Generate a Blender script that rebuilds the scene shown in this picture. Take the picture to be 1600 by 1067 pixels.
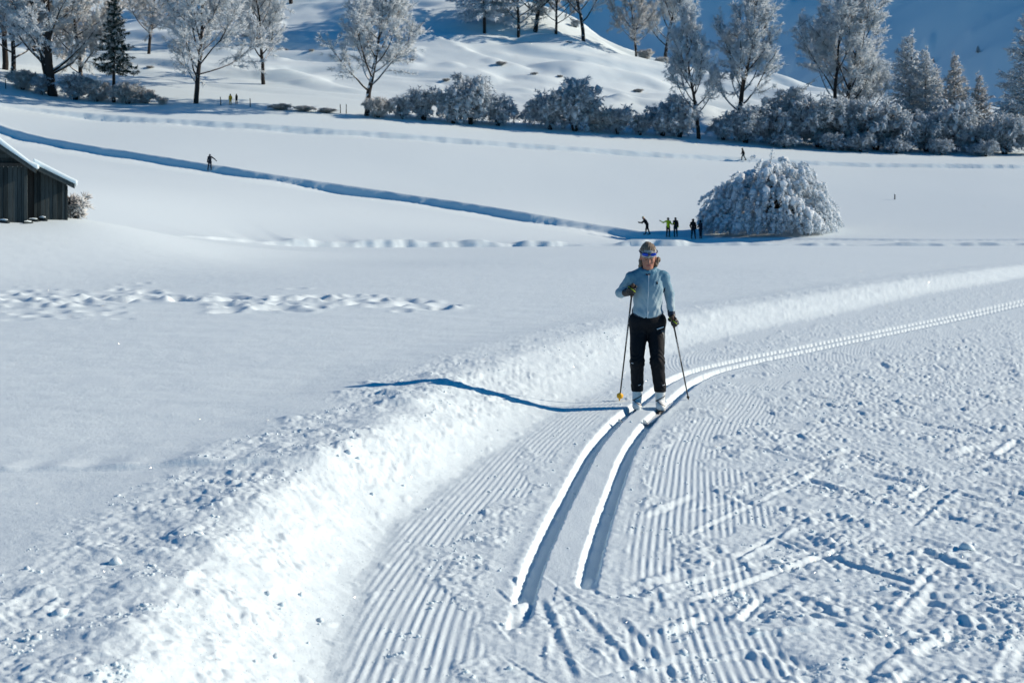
import bpy, math, random
import numpy as np
from mathutils import Vector, Matrix

for o in list(bpy.data.objects):
    bpy.data.objects.remove(o)
scene = bpy.context.scene
COL = scene.collection
R = math.radians

# ------------------------------------------------------------------ camera
F = 2222.0          # focal length in photo pixels (1600 wide), i.e. 50 mm on full frame
CX, HY = 800.0, 350.0
CAMZ = 1.9
cam_d = bpy.data.cameras.new('camera')
cam_d.lens = 50.0
cam_d.sensor_width = 36.0
cam_d.shift_y = -(533.5 - HY) / 1600.0
cam_d.clip_start = 0.1
cam_d.clip_end = 5000
cam_d.dof.use_dof = True
cam_d.dof.focus_distance = 14.6
cam_d.dof.aperture_fstop = 5.0
cam = bpy.data.objects.new('camera', cam_d)
cam.location = (0, 0, CAMZ)
cam.rotation_euler = (R(90), 0, 0)
COL.objects.link(cam)
scene.camera = cam

# ------------------------------------------------------------------ sky, sun, exposure
SUN_EL, SUN_AZ = 25.0, 9.0      # elevation; degrees behind the picture's right-hand side
world = bpy.data.worlds.new('World')
scene.world = world
world.use_nodes = True
nt = world.node_tree
bg = nt.nodes['Background']
sky = nt.nodes.new('ShaderNodeTexSky')
sky.sky_type = 'NISHITA'
sky.sun_disc = False
sky.sun_elevation = R(SUN_EL)
sky.sun_rotation = R(90 - SUN_AZ)
sky.altitude = 900
sky.air_density = 1.0
sky.dust_density = 0.2
sky.ozone_density = 4.0
tint = nt.nodes.new('ShaderNodeMix')
tint.data_type = 'RGBA'
tint.blend_type = 'MULTIPLY'
tint.inputs[0].default_value = 1.0
tint.inputs[7].default_value = (0.02, 0.60, 0.82, 1)
nt.links.new(sky.outputs[0], tint.inputs[6])
nt.links.new(tint.outputs[2], bg.inputs['Color'])
bg.inputs['Strength'].default_value = 0.10
sun_d = bpy.data.lights.new('sun', 'SUN')
sun_d.energy = 5.0
sun_d.angle = R(0.5)
sun_d.color = (1.0, 0.845, 0.67)
sun = bpy.data.objects.new('sun', sun_d)
sdir = Vector((math.cos(R(SUN_EL)) * math.cos(R(SUN_AZ)), math.cos(R(SUN_EL)) * math.sin(R(SUN_AZ)), math.sin(R(SUN_EL))))
sun.rotation_euler = (-sdir).to_track_quat('-Z', 'Y').to_euler()
sun.location = sdir * 100
COL.objects.link(sun)
vs = scene.view_settings
vs.view_transform = 'Standard'
vs.look = 'None'
vs.exposure = 0.21
scene.cycles.diffuse_bounces = 3
vs.gamma = 1.0
vs.use_curve_mapping = False

# ------------------------------------------------------------------ helpers
def tag(o, label=None, cat=None, group=None, kind=None):
    if label: o['label'] = label
    if cat: o['category'] = cat
    if group: o['group'] = group
    if kind: o['kind'] = kind
    return o

def mesh_obj(name, verts, faces, mats, parent=None, smooth=True, mat_idx=None):
    me = bpy.data.meshes.new(name)
    verts = np.asarray(verts, dtype=np.float32).reshape(-1, 3)
    if isinstance(faces, np.ndarray) and faces.ndim == 2:
        n, k = faces.shape
        me.vertices.add(len(verts)); me.vertices.foreach_set('co', verts.ravel())
        me.loops.add(n * k); me.loops.foreach_set('vertex_index', faces.astype(np.int32).ravel())
        me.polygons.add(n)
        me.polygons.foreach_set('loop_start', np.arange(0, n * k, k, dtype=np.int32))
        me.update(calc_edges=True)
    else:
        me.from_pydata(verts.tolist(), [], [list(map(int, f)) for f in faces])
        me.update()
    for m in (mats if isinstance(mats, (list, tuple)) else [mats]):
        me.materials.append(m)
    if mat_idx is not None:
        me.polygons.foreach_set('material_index', np.asarray(mat_idx, dtype=np.int32))
    if smooth:
        me.polygons.foreach_set('use_smooth', np.ones(len(me.polygons), dtype=bool))
    me.validate()
    o = bpy.data.objects.new(name, me)
    COL.objects.link(o)
    if parent: o.parent = parent
    return o

def empty(name, loc=(0, 0, 0), rz=0.0):
    o = bpy.data.objects.new(name, None)
    o.empty_display_size = 0.3
    o.location = loc
    o.rotation_euler = (0, 0, rz)
    COL.objects.link(o)
    return o

def copy_tree(o, parent=None):
    c = o.copy()
    COL.objects.link(c)
    c.parent = parent
    for ch in [x for x in bpy.data.objects if x.parent == o]:
        copy_tree(ch, c)
    return c

def wp(px, py, d):
    """photo pixel at distance d -> world point"""
    return ((px - CX) / F * d, d, CAMZ - (py - HY) / F * d)

# gradient noise on arrays
def pn(x, y, seed=0):
    x = np.asarray(x, dtype=np.float64); y = np.asarray(y, dtype=np.float64)
    xi = np.floor(x).astype(np.int64); yi = np.floor(y).astype(np.int64)
    xf = (x - xi).astype(np.float32); yf = (y - yi).astype(np.float32)
    def g(ix, iy, fx, fy):
        h = (ix * 374761393 + iy * 668265263 + seed * 974634777) & 0xFFFFFFFF
        h = ((h ^ (h >> 13)) * 1274126177) & 0xFFFFFFFF
        h = (h ^ (h >> 16)) & 0xFFFF
        a = h.astype(np.float32) * np.float32(2 * np.pi / 65536)
        return np.cos(a) * fx + np.sin(a) * fy
    u = xf * xf * xf * (xf * (xf * 6 - 15) + 10); v = yf * yf * yf * (yf * (yf * 6 - 15) + 10)
    n00 = g(xi, yi, xf, yf); n10 = g(xi + 1, yi, xf - 1, yf)
    n01 = g(xi, yi + 1, xf, yf - 1); n11 = g(xi + 1, yi + 1, xf - 1, yf - 1)
    return ((n00 * (1 - u) + n10 * u) * (1 - v) + (n01 * (1 - u) + n11 * u) * v) * 1.5

def sstep(a, b, x):
    t = np.clip((x - a) / (b - a), 0, 1)
    return t * t * (3 - 2 * t)

def catmull(pts, n=10):
    P = np.asarray(pts, float)
    P = np.vstack([2 * P[0] - P[1], P, 2 * P[-1] - P[-2]])
    out = []
    for i in range(1, len(P) - 2):
        t = np.linspace(0, 1, n, endpoint=False)[:, None]
        p0, p1, p2, p3 = P[i - 1], P[i], P[i + 1], P[i + 2]
        out.append(.5 * (2 * p1 + (p2 - p0) * t + (2 * p0 - 5 * p1 + 4 * p2 - p3) * t ** 2 + (3 * p1 - p0 - 3 * p2 + p3) * t ** 3))
    out.append(P[-2][None])
    return np.vstack(out)

def curve_dist(x, y, poly, maxd=None):
    """signed distance to polyline (positive = right of travel) and arclength at the foot point"""
    x = x.astype(np.float32); y = y.astype(np.float32)
    best = np.full(x.shape, 1e9, np.float32); sgn = np.ones(x.shape, np.float32); arc = np.zeros(x.shape, np.float32)
    s0 = 0.0
    for i in range(len(poly) - 1):
        ax, ay = poly[i]; bx, by = poly[i + 1]
        dx, dy = bx - ax, by - ay
        L = math.hypot(dx, dy)
        if L < 1e-6: continue
        t = np.clip(((x - ax) * dx + (y - ay) * dy) / (L * L), 0, 1)
        qx = x - (ax + t * dx); qy = y - (ay + t * dy)
        d2 = qx * qx + qy * qy
        m = d2 < best
        best = np.where(m, d2, best)
        cr = (dx * qy - dy * qx)
        sgn = np.where(m, np.where(cr > 0, -1, 1), sgn)
        arc = np.where(m, s0 + t * L, arc)
        s0 += L
    return np.sqrt(best) * sgn, arc

# ------------------------------------------------------------------ materials
def new_mat(name):
    m = bpy.data.materials.new(name)
    m.use_nodes = True
    return m, m.node_tree, m.node_tree.nodes['Principled BSDF']

def plain(name, col, rough=0.7, spec=0.3, noise=0.12, scale=8.0, bump=0.0, bscale=60.0, metallic=0.0):
    m, t, b = new_mat(name)
    b.inputs['Roughness'].default_value = rough
    b.inputs['Specular IOR Level'].default_value = spec
    b.inputs['Metallic'].default_value = metallic
    tc = t.nodes.new('ShaderNodeTexCoord')
    n = t.nodes.new('ShaderNodeTexNoise'); n.inputs['Scale'].default_value = scale; n.inputs['Detail'].default_value = 5
    t.links.new(tc.outputs['Object'], n.inputs['Vector'])
    r = t.nodes.new('ShaderNodeValToRGB')
    r.color_ramp.elements[0].position = 0.3; r.color_ramp.elements[1].position = 0.7
    r.color_ramp.elements[0].color = tuple(c * (1 - noise) for c in col) + (1,)
    r.color_ramp.elements[1].color = tuple(min(1, c * (1 + noise)) for c in col) + (1,)
    t.links.new(n.outputs['Fac'], r.inputs['Fac'])
    t.links.new(r.outputs['Color'], b.inputs['Base Color'])
    if bump:
        n2 = t.nodes.new('ShaderNodeTexNoise'); n2.inputs['Scale'].default_value = bscale; n2.inputs['Detail'].default_value = 4
        t.links.new(tc.outputs['Object'], n2.inputs['Vector'])
        bp = t.nodes.new('ShaderNodeBump'); bp.inputs['Strength'].default_value = bump; bp.inputs['Distance'].default_value = 0.02
        t.links.new(n2.outputs['Fac'], bp.inputs['Height'])
        t.links.new(bp.outputs['Normal'], b.inputs['Normal'])
    return m

def snow_material():
    m, t, b = new_mat('snow')
    b.inputs['Base Color'].default_value = (0.68, 0.80, 0.86, 1)
    b.inputs['Roughness'].default_value = 0.65
    b.inputs['Specular IOR Level'].default_value = 0.25
    geo = t.nodes.new('ShaderNodeNewGeometry')
    # grain: three scales of fine relief, below mesh resolution
    n1 = t.nodes.new('ShaderNodeTexNoise'); n1.inputs['Scale'].default_value = 28; n1.inputs['Detail'].default_value = 6; n1.inputs['Roughness'].default_value = 0.7
    n2 = t.nodes.new('ShaderNodeTexNoise'); n2.inputs['Scale'].default_value = 160; n2.inputs['Detail'].default_value = 3
    for n in (n1, n2): t.links.new(geo.outputs['Position'], n.inputs['Vector'])
    mx = t.nodes.new('ShaderNodeMath'); mx.operation = 'MULTIPLY_ADD'
    t.links.new(n2.outputs['Fac'], mx.inputs[0]); mx.inputs[1].default_value = 0.35
    t.links.new(n1.outputs['Fac'], mx.inputs[2])
    bp = t.nodes.new('ShaderNodeBump'); bp.inputs['Strength'].default_value = 0.45; bp.inputs['Distance'].default_value = 0.012
    t.links.new(mx.outputs[0], bp.inputs['Height'])
    t.links.new(bp.outputs['Normal'], b.inputs['Normal'])
    # sparse ice crystals that glint where they happen to face the sun
    vo = t.nodes.new('ShaderNodeTexVoronoi'); vo.inputs['Scale'].default_value = 95
    t.links.new(geo.outputs['Position'], vo.inputs['Vector'])
    sb = t.nodes.new('ShaderNodeVectorMath'); sb.operation = 'SUBTRACT'; sb.inputs[1].default_value = (.5, .5, .1)
    t.links.new(vo.outputs['Color'], sb.inputs[0])
    nm = t.nodes.new('ShaderNodeVectorMath'); nm.operation = 'NORMALIZE'; t.links.new(sb.outputs[0], nm.inputs[0])
    gl = t.nodes.new('ShaderNodeBsdfGlossy'); gl.inputs['Roughness'].default_value = .22; gl.inputs['Color'].default_value = (.9, .9, .9, 1)
    t.links.new(nm.outputs[0], gl.inputs['Normal'])
    gt = t.nodes.new('ShaderNodeMath'); gt.operation = 'LESS_THAN'; gt.inputs[1].default_value = .20
    t.links.new(vo.outputs['Distance'], gt.inputs[0])
    wn = t.nodes.new('ShaderNodeTexWhiteNoise'); t.links.new(vo.outputs['Color'], wn.inputs['Vector'])
    gt2 = t.nodes.new('ShaderNodeMath'); gt2.operation = 'GREATER_THAN'; gt2.inputs[1].default_value = .90
    t.links.new(wn.outputs['Value'], gt2.inputs[0])
    mu = t.nodes.new('ShaderNodeMath'); mu.operation = 'MULTIPLY'; t.links.new(gt.outputs[0], mu.inputs[0]); t.links.new(gt2.outputs[0], mu.inputs[1])
    mx2 = t.nodes.new('ShaderNodeMixShader'); t.links.new(mu.outputs[0], mx2.inputs[0])
    t.links.new(b.outputs[0], mx2.inputs[1]); t.links.new(gl.outputs[0], mx2.inputs[2])
    t.links.new(mx2.outputs[0], t.nodes['Material Output'].inputs['Surface'])
    return m
SNOW = snow_material()
# ------------------------------------------------------------------ terrain
ctrl = []
def cp(px, py, d): ctrl.append(wp(px, py, d))
HB = 0.245
for X in (-14, -7, -3, 0, 3, 8, 15):            # near ground: flat plateau
    for Y in (-12, 3, 8, 14, 22, 32, 45):
        ctrl.append((X, Y, HB))
for X in (-45, 45): 
    for Y in (-40, 0, 30): ctrl.append((X, Y, HB + (1.2 if X < 0 and Y > 0 else 0)))
for X in (-150, 0, 150): ctrl.append((X, -120, HB))
ctrl += [(-12, 62, .40), (0, 62, .33), (12, 62, .33), (24, 62, .35), (0, 80, .38), (18, 80, .38), (34, 80, .4)]
for a in [(40, 350, 62), (115, 342, 64), (100, 300, 100), (0, 400, 50), (200, 370, 75), (330, 378, 86), (440, 384, 92), (650, 384, 96), (900, 384, 96), (1200, 384, 96), (1550, 383, 96),
          (1045, 371, 126), (1205, 364, 126), (1420, 358, 128), (1598, 350, 130), (328, 264, 150), (600, 306, 140), (800, 336, 132), (0, 208, 172),
          (1165, 250, 190), (1398, 308, 155), (1598, 262, 188), (1000, 241, 188), (700, 223, 186), (400, 203, 186), (100, 182, 188),
          (570, 181, 205), (305, 160, 208), (90, 150, 208), (750, 194, 208), (950, 207, 212), (1090, 216, 214), (1300, 232, 214), (1450, 238, 214), (1598, 242, 214),
          (100, 60, 270), (300, 60, 262), (300, -20, 310), (600, 70, 260), (600, -30, 305), (820, 65, 265), (740, 60, 262), (-60, 0, 300),
          (880, 30, 284), (930, 58, 282), (980, 84, 280), (1060, 108, 277), (1200, 133, 273), (1300, 150, 270), (1450, 170, 268), (1600, 194, 264), (1750, 208, 260),
          (920, 105, 252), (1060, 150, 245), (1250, 190, 240)]:
    cp(*a)
# behind the ridge on the right the ground falls into a valley
for px, d, z in [(900, 310, 36), (960, 310, 29), (920, 350, 26), (1060, 320, 22), (1300, 320, 15), (1600, 320, 10), (1900, 320, 8), (1000, 420, 10), (1500, 420, 2)]:
    ctrl.append(((px - CX) / F * d, d, z))
ctrl += [(-90, 400, 90), (-20, 400, 82), (-200, 350, 75), (-120, 150, 14), (-110, 80, 6), (-90, 210, 26), (-200, 200, 30), (120, 215, 13), (100, 130, 3), (180, 150, 6), (180, 250, 14), (-150, 20, 4), (150, 20, .5)]
ctrl = np.array(ctrl)
def tps_fit(P):
    n = len(P); xy = P[:, :2] / 100.0
    r2 = ((xy[:, None] - xy[None]) ** 2).sum(-1)
    K = np.where(r2 > 0, .5 * r2 * np.log(r2 + 1e-20), 0) + np.eye(n) * 2e-4
    A = np.zeros((n + 3, n + 3)); A[:n, :n] = K; A[:n, n] = 1; A[:n, n + 1:] = xy; A[n, :n] = 1; A[n + 1:, :n] = xy.T
    return xy, np.linalg.solve(A, np.concatenate([P[:, 2], np.zeros(3)]))
TXY, TW = tps_fit(ctrl)
def tps(x, y):
    x = np.asarray(x, float).ravel() / 100; y = np.asarray(y, float).ravel() / 100
    out = np.empty(len(x))
    for i in range(0, len(x), 60000):
        a = x[i:i + 60000].astype(np.float32); b = y[i:i + 60000].astype(np.float32)
        acc = np.zeros(len(a), np.float32) + np.float32(TW[-3]) + a * np.float32(TW[-2]) + b * np.float32(TW[-1])
        for (cx, cy), w in zip(TXY, TW):
            r2 = (a - np.float32(cx)) ** 2 + (b - np.float32(cy)) ** 2 + np.float32(1e-12)
            acc += np.float32(.5 * w) * r2 * np.log(r2)
        out[i:i + 60000] = acc
    return out

# plan curves, (x, y), travelling away from the camera
FOOT = catmull([(-6, -60), (-2.5, -20), (-.62, 2), (-.72, 4), (-.80, 5.9), (-.82, 7.4), (-.76, 8.8), (-.44, 10.7), (.16, 13.2), (.95, 16.2), (1.85, 19.2), (3.0, 22.6), (6.3, 29.0), (14.6, 44), (27, 62), (60, 95), (140, 150)], 8)
TRACK = catmull([(.12, 4.5), (.17, 6.4), (.24, 7.5), (.34, 8.44), (.52, 9.82), (.84, 12.06), (1.20, 13.9), (1.41, 14.7), (2.2, 17.6), (3.2, 19.6), (4.5, 21.65), (6.1, 24.1), (8.0, 27.2), (12.9, 35.2), (22, 50), (40, 72)], 8)
def pix_curve(pts, n=8): return catmull([wp(*p)[:2] for p in pts], n)
TRAIL1 = pix_curve([(-250, 165, 198), (-60, 195, 178), (0, 208, 172), (100, 232, 163), (200, 248, 157), (328, 265, 150), (450, 285, 145), (600, 308, 140), (800, 337, 132), (950, 357, 128), (1080, 372, 122), (1250, 380, 117), (1420, 382, 112), (1700, 384, 108)])
TRAIL2 = pix_curve([(-100, 172, 192), (100, 184, 190), (400, 203, 188), (700, 223, 188), (1000, 242, 189), (1165, 251, 190), (1300, 254, 190), (1598, 262, 190), (1800, 268, 190)])
TRENCH = pix_curve([(100, 381, 78), (300, 385, 88), (440, 385, 92), (700, 386, 95), (1000, 386, 96), (1200, 386, 96), (1400, 386, 95), (1700, 385, 94)])

rs = np.random.RandomState(7)
# scrape strokes left by skating skiers on the right of the tracks: centre, direction, length, width, depth
STROKES = []
tr_t = np.gradient(TRACK, axis=0); tr_t /= np.linalg.norm(tr_t, axis=1)[:, None]
for k in range(420):
    yy = 4.6 + 24 * rs.rand() ** 1.5
    off = .45 + (.15 + .42 * yy) * rs.rand() ** .8
    j = np.argmin(np.abs(TRACK[:, 1] - yy))
    c = TRACK[j] + np.array([off, 0])
    ang = math.atan2(tr_t[j][1], tr_t[j][0]) + (1 if rs.rand() < .5 else -1) * R(rs.uniform(18, 38))
    if k % 3 == 0: ang = R(rs.uniform(-25, 30))
    STROKES.append((c[0], c[1], ang, rs.uniform(.25, 1.0) * (1 if rs.rand() < .8 else 1.8), rs.uniform(.018, .05), rs.uniform(.006, .022), 1 if rs.rand() < .5 else -1))
# the messy end of the groomed track close to the camera
for k in range(26):
    yy = rs.uniform(5.2, 7.6)
    STROKES.append((rs.uniform(-.15, .75), yy, R(rs.uniform(78, 118)), rs.uniform(.2, .7), rs.uniform(.010, .022), rs.uniform(.003, .006), 1 if rs.rand() < .5 else -1))
# some long thin straight ski lines
for (ax, ay, bx, by) in [(1010, 930, 1370, 835), (1235, 955, 1340, 985), (1060, 845, 1290, 735), (1180, 765, 1330, 700), (1340, 985, 1420, 1030), (1400, 960, 1465, 885), (1560, 1067, 1600, 980), (1070, 800, 1200, 770), (890, 940, 1010, 1067), (960, 960, 1060, 1067), (840, 930, 900, 1067), (1130, 600, 1260, 610), (1290, 640, 1400, 600)]:
    a = wp(ax, ay, CAMZ * F / (ay - HY)); b = wp(bx, by, CAMZ * F / (by - HY))
    STROKES.append(((a[0] + b[0]) / 2, (a[1] + b[1]) / 2, math.atan2(b[1] - a[1], b[0] - a[0]), math.hypot(b[0] - a[0], b[1] - a[1]), .022, .009, 1))
HOLES = []
cc = 6.0
while cc < 95:
    big = 20 < cc < 52
    HOLES.append((cc, rs.uniform(.5, 1.3) * (1.2 if big else .9), rs.uniform(.5, .8), rs.uniform(.25, .5) * (1.0 if big else .5)))
    cc += rs.uniform(1.2, 3.2) * (1 if big else 1.5)
# footprints in the untouched field
PITS = []
for k in range(150):
    px = rs.uniform(10, 700)
    mid = 463 + 14 * px / 700 + 6 * math.sin(px * .02)
    py = mid + rs.normal(0, 10.0) * (1.25 - px / 800)
    d = (CAMZ - HB) * F / (py - HY)
    PITS.append(((px - CX) / F * d, d, rs.uniform(.14, .30), rs.uniform(.05, .12)))
for k in range(16):
    px = rs.uniform(0, 200); py = rs.uniform(480, 500); d = (CAMZ - HB) * F / (py - HY)
    PITS.append(((px - CX) / F * d, d, rs.uniform(.12, .22), rs.uniform(.02, .04)))

def height(x, y, detail=True):
    x = np.asarray(x, float).ravel(); y = np.asarray(y, float).ravel()
    r = np.hypot(x, y)
    z = tps(x, y)
    far = r > 320
    # the shaded mountain side beyond the valley
    zm = 0.62 * (x - 30) + 0.42 * (y - 440) - 20
    zm = zm + pn(x / 60, y / 60, 3) * 6 + pn(x / 22, y / 22, 4) * .8 + np.maximum(0, pn(x / 9, y / 9, 5) - .42) * 4.0
    zm = np.minimum(zm, np.clip(175 - .25 * np.maximum(0, x - 150), 40, 175))
    zm = np.where(y > 290, zm, -400)
    z = np.where(far & (y > 200), np.maximum(np.minimum(z, 120), -10), np.clip(z, -30, 120))
    k = 6.0
    z = np.where(y > 280, np.logaddexp(z / k, zm / k) * k, z)
    # hummocks on the hill behind the hedge
    hm = sstep(214, 240, y)
    if hm.max() > 0:
        h = pn(x / 30, y / 14, 11) * .7 + pn(x / 9, y / 5, 12) * .18 + pn(x / 4, y / 2.2, 13) * .07
        mo = np.maximum(0, pn(x / 20 + 3, y / 8 + x / 60, 14) - .22) * 2.6 + np.maximum(0, pn(x / 7, y / 3.5, 15) - .35) * .8
        terr = sstep(.0, .22, pn(x / 34, y / 10 + x / 70, 16)) * .9
        z = z + hm * (h + mo * 1.25 + terr * 1.15) * np.where(y > 330, .35, 1)
    # gentle rolls of the field
    z = z + pn(x / 22, y / 22, 21) * .10 * sstep(30, 60, r) + pn(x / 7, y / 7, 22) * .015 * sstep(5, 15, r)
    # ski trails cut into the field: a step on the uphill side
    for poly, dep, wid, sd in ((TRAIL1, .85, 6.0, 5), (TRAIL2, .80, 5.0, 6)):
        m = (r > 90) & (r < 260) & (y > 60)
        if not m.any(): continue
        u, a = curve_dist(x[m], y[m], poly)
        u = -u                                   # uphill positive
        e = pn(a / 1.6, u * 0, sd) * .12 + pn(a / 4, u * 0, sd + 1) * .2
        top = 1.9 + e
        fade = sstep(0, 25, a) * (1 - .55 * sstep(150, 190, a) * (poly is TRAIL1)) * (.8 + .35 * pn(a / 9, u * 0, sd + 2)) * (1 - .8 * sstep(14, 24, x[m]) * (poly is TRAIL1))
        prof = np.where(u > top, 1 - sstep(0, .8 if poly is TRAIL1 else .65, u - top), np.clip((u + wid) / (top + wid), 0, 1) ** 1.5)
        rough = pn(x[m] / .5, y[m] / .5, sd + 3) * .05 * sstep(-3, -1, u) * (1 - sstep(0, .6, u - top))
        berm = .12 * np.exp(-((u - top - .7) / .5) ** 2)
        z[m] += (-dep * prof + berm) * fade + rough + .03 * np.sin(u * 14) * np.exp(-(u / .8) ** 2)
    m = np.nonzero((r > 60) & (r < 140) & (y > 40))[0]
    if len(m):                                   # old half-filled tracks below the willow
        u, a = curve_dist(x[m], y[m], TRENCH)
        mod = np.clip(.62 + .9 * pn(a / 4.5, u * 0, 31) + .25 * pn(a / 1.5, u * 0, 32), .2, .85) * sstep(9, 20, a) * (1 - .45 * sstep(42, 50, a))
        b_ = -u + .25 * pn(a / 1.2, u * 0, 33)
        dz = mod * (.55 * sstep(0, .22, b_) * np.exp(-np.maximum(0, b_ - .3) / 3.0) - .18 * np.exp(-((b_ + .3) / .4) ** 2))
        z[m] += dz
    nr = (r < 62)
    if not nr.any(): return z
    xn, yn, zn = x[nr], y[nr], z[nr].copy()
    u, s = curve_dist(xn, yn, FOOT)
    wob = pn(s / 1.3, s * 0, 41) * .10 + pn(s / .45, s * 0, 42) * .05
    # bank: trail side lies HB lower than the field
    W = .66 + .06 * pn(s / 2.0, s * 0 + 5, 43) + .55 * sstep(10.5, 16, yn)
    uu = u + wob * .7
    bank = 1 - sstep(-1, .08, uu / W)
    bank = .65 * bank + .35 * (1 - np.clip(uu / W + 1, 0, 1))
    zn += -HB * (1 - np.where(uu < -W, 1, np.where(uu > .05, 0, bank)))
    lip = (.045 - .03 * sstep(13, 17, yn)) * np.exp(-((uu + W + .12) / .28) ** 2) * (1 + .8 * pn(s / .8, s * 0, 44)) + .03 * np.exp(-((uu + W + .7) / .6) ** 2)
    zn += lip
    if detail:
        nearm = sstep(34, 16, r[nr])
        # clumpy thrown snow along the crest
        cm = sstep(-W - 1.15 + .35 * pn(xn * 1.3, yn * 1.3, 45), -W - .55, uu) * (1 - sstep(-W * .55, -W * .1, uu))
        cl = np.maximum(0, pn(xn / .16, yn / .16, 46) + .1) * .020 + np.abs(pn(xn / .08, yn / .08, 47)) * .012 + np.maximum(0, pn(xn / .34, yn / .34, 48) - .2) * .05 + np.maximum(0, pn(xn / .045, yn / .045, 49)) * .008
        farb = sstep(15, 19, yn)
        zn += cm * cl * (1 - .5 * farb) * (.6 + .6 * sstep(-.3, .3, pn(xn / .7, yn / .7, 73)))
        # smooth bank face with sloughs
        fm = sstep(-W * 1.05, -W * .6, uu) * (1 - sstep(.0, .35, uu))
        zn += fm * (pn(s / .25, u / .6, 50) * .006 + pn(xn / .09, yn / .09, 51) * .004 + np.maximum(0, pn(xn / .13, yn / .13, 52) - .45) * .03)
        # field surface: faint wind ripple
        pm = sstep(-W - .6, -W - 1.4, uu)
        zn += pm * (pn(xn / 3.5, yn / 1.3, 74) * .012 + pn(xn / .9, yn / .5, 53) * .008 + pn(xn / .25, yn / .18, 54) * .0034 + pn(xn / .07, yn / .07, 66) * .0010)
        # ---- groomed trail
        t, ts = curve_dist(xn, yn, TRACK)
        tm = sstep(.02, .18, uu)
        at = np.abs(t)
        flat = 1 - sstep(.29, .44, at + .10 * pn(xn / .3, yn / .3, 55)) * 1.0
        trk_on = sstep(6.9, 7.8, yn + .25 * np.sign(t) * -1 + .4 * pn(xn / .12, yn / .3, 67)) 
        flat = flat * (.35 + .65 * trk_on)
        cpatch = pn(xn / .55, yn / 1.1, 56) + .5 * pn(xn / .2, yn / .35, 57)
        left = t < 0
        cord_m = np.where(left, sstep(-.40, -.05, cpatch * 1.4 + .5 * sstep(.6, .4, u) - 1.1 * sstep(.50, .80, u)),
                          sstep(.02, .22, cpatch * 1.3 + .40 * np.exp(-((t - .75) / .4) ** 2) - 1.3 * sstep(.95, 1.6, t)))
        cord_m = cord_m * (1 - flat)
        ph = t + .007 * pn(xn / .5, yn / 1.5, 58)
        co = np.sin(ph * 2 * np.pi / .047)
        cord = co * .0036 * (.7 + .5 * pn(xn / .1, yn / .25, 59))
        rough_m = (1 - cord_m) * (1 - flat)
        rg = np.abs(pn(xn / .085, yn / .085, 60)) * .020 + np.maximum(0, pn(xn / .15, yn / .15, 61)) * .021 + pn(xn / .04, yn / .04, 62) * .011 + np.maximum(0, pn(xn / .3, yn / .3, 63) - .25) * .032
        patchy = (1 + .35 * sstep(.9, 1.8, t)) * (.45 + .55 * sstep(-.35, .25, pn(xn / .6, yn / .6, 68)))
        damp = .6 + .4 * nearm
        zn += tm * (cord_m * cord + rough_m * rg * patchy * .74) * damp
        zn += tm * flat * pn(xn / .12, yn / .3, 69) * .002
        # the two ski grooves
        gx = np.abs(at - .155)
        edge = .012 * pn(xn / .05, yn / .05, 64)
        gp = 1 - sstep(.036, .066, gx + edge * .9)
        zn += -tm * .072 * gp * trk_on + tm * .006 * np.exp(-((at - .25) / .03) ** 2) * trk_on * (.5 + pn(xn / .08, yn / .08, 65))
        # skating scrapes
        zs = np.zeros_like(zn)
        nz = pn(xn / .07, yn / .07, 70)
        for (cx, cy, ang, L, w, dp, sd) in STROKES:
            mm = np.nonzero((np.abs(xn - cx) < L * .6 + .2) & (np.abs(yn - cy) < L * .6 + .2))[0]
            if len(mm) == 0: continue
            dx = xn[mm] - cx; dy = yn[mm] - cy
            al = dx * math.cos(ang) + dy * math.sin(ang); pe = (-dx * math.sin(ang) + dy * math.cos(ang)) * sd
            pe = pe + .10 * w * np.sin(al * 3)
            wl = sstep(L / 2, L / 2 * .75, np.abs(al))
            zs[mm] += wl * (-dp * np.exp(-(pe / w) ** 2) + dp * 1.25 * (.8 + .3 * nz[mm]) * np.exp(-((pe - w * 1.7) / (w * .8)) ** 2))
        zn += np.where(t > .2, 1, np.where(yn < 7.7, 1, 0)) * tm * np.clip(zs, -.024, .017) * (.35 + .35 * nearm)
        # old wind ledge across the field on the left
        m2 = (yn > 8) & (yn < 12) & (uu < -.5)
        lx = -3.4 + np.array([0, .35, .7, 1.05, 1.45, 1.62, 1.9, 2.3])
        A = np.interp(xn, np.r_[-9, lx], [.05, .05, .04, .045, .06, .085, .075, .025, 0.0])
        v = yn - (9.52 + .05 * pn(xn / .5, xn * 0, 71) + .008 * pn(xn / .2, xn * 0, 72))
        led = A * np.where(v > 0, np.exp(-v / .40) * (.75 + .9 * pn(xn / .35, xn * 0, 75)) * sstep(0, .085, v), 0)
        zn += np.where(m2, led, 0)
        # footprints
        for (cx, cy, rad, dp) in PITS:
            mm = np.nonzero((np.abs(xn - cx) < rad * 3) & (np.abs(yn - cy) < rad * 4))[0]
            if len(mm) == 0: continue
            q = np.sqrt(((xn[mm] - cx) / rad) ** 2 + ((yn[mm] - cy) / (rad * 1.3)) ** 2)
            zn[mm] += -dp * .9 * np.exp(-q ** 3.5) + .22 * dp * np.exp(-((q - 1.6) / .5) ** 2)
    z[nr] = zn
    return z

def H(x, y, detail=True):
    return float(height(np.array([x]), np.array([y]), detail)[0])

# polar sheet centred on the camera's foot; finest inside the view, halving its columns with distance
def az_grid(step):
    a = list(np.arange(0, 20.6, step))
    s = step
    while a[-1] < 34: s = min(s * 1.012, step * 3.2); a.append(a[-1] + s)
    while a[-1] < 165: s = min(s * 1.16, 7); a.append(a[-1] + s)
    a = np.array(a)
    return np.r_[-a[:0:-1], a]
az_f = az_grid(.0385)
if len(az_f) % 2 == 0: az_f = az_f[:-1]
az_c = az_f[::2]
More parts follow.
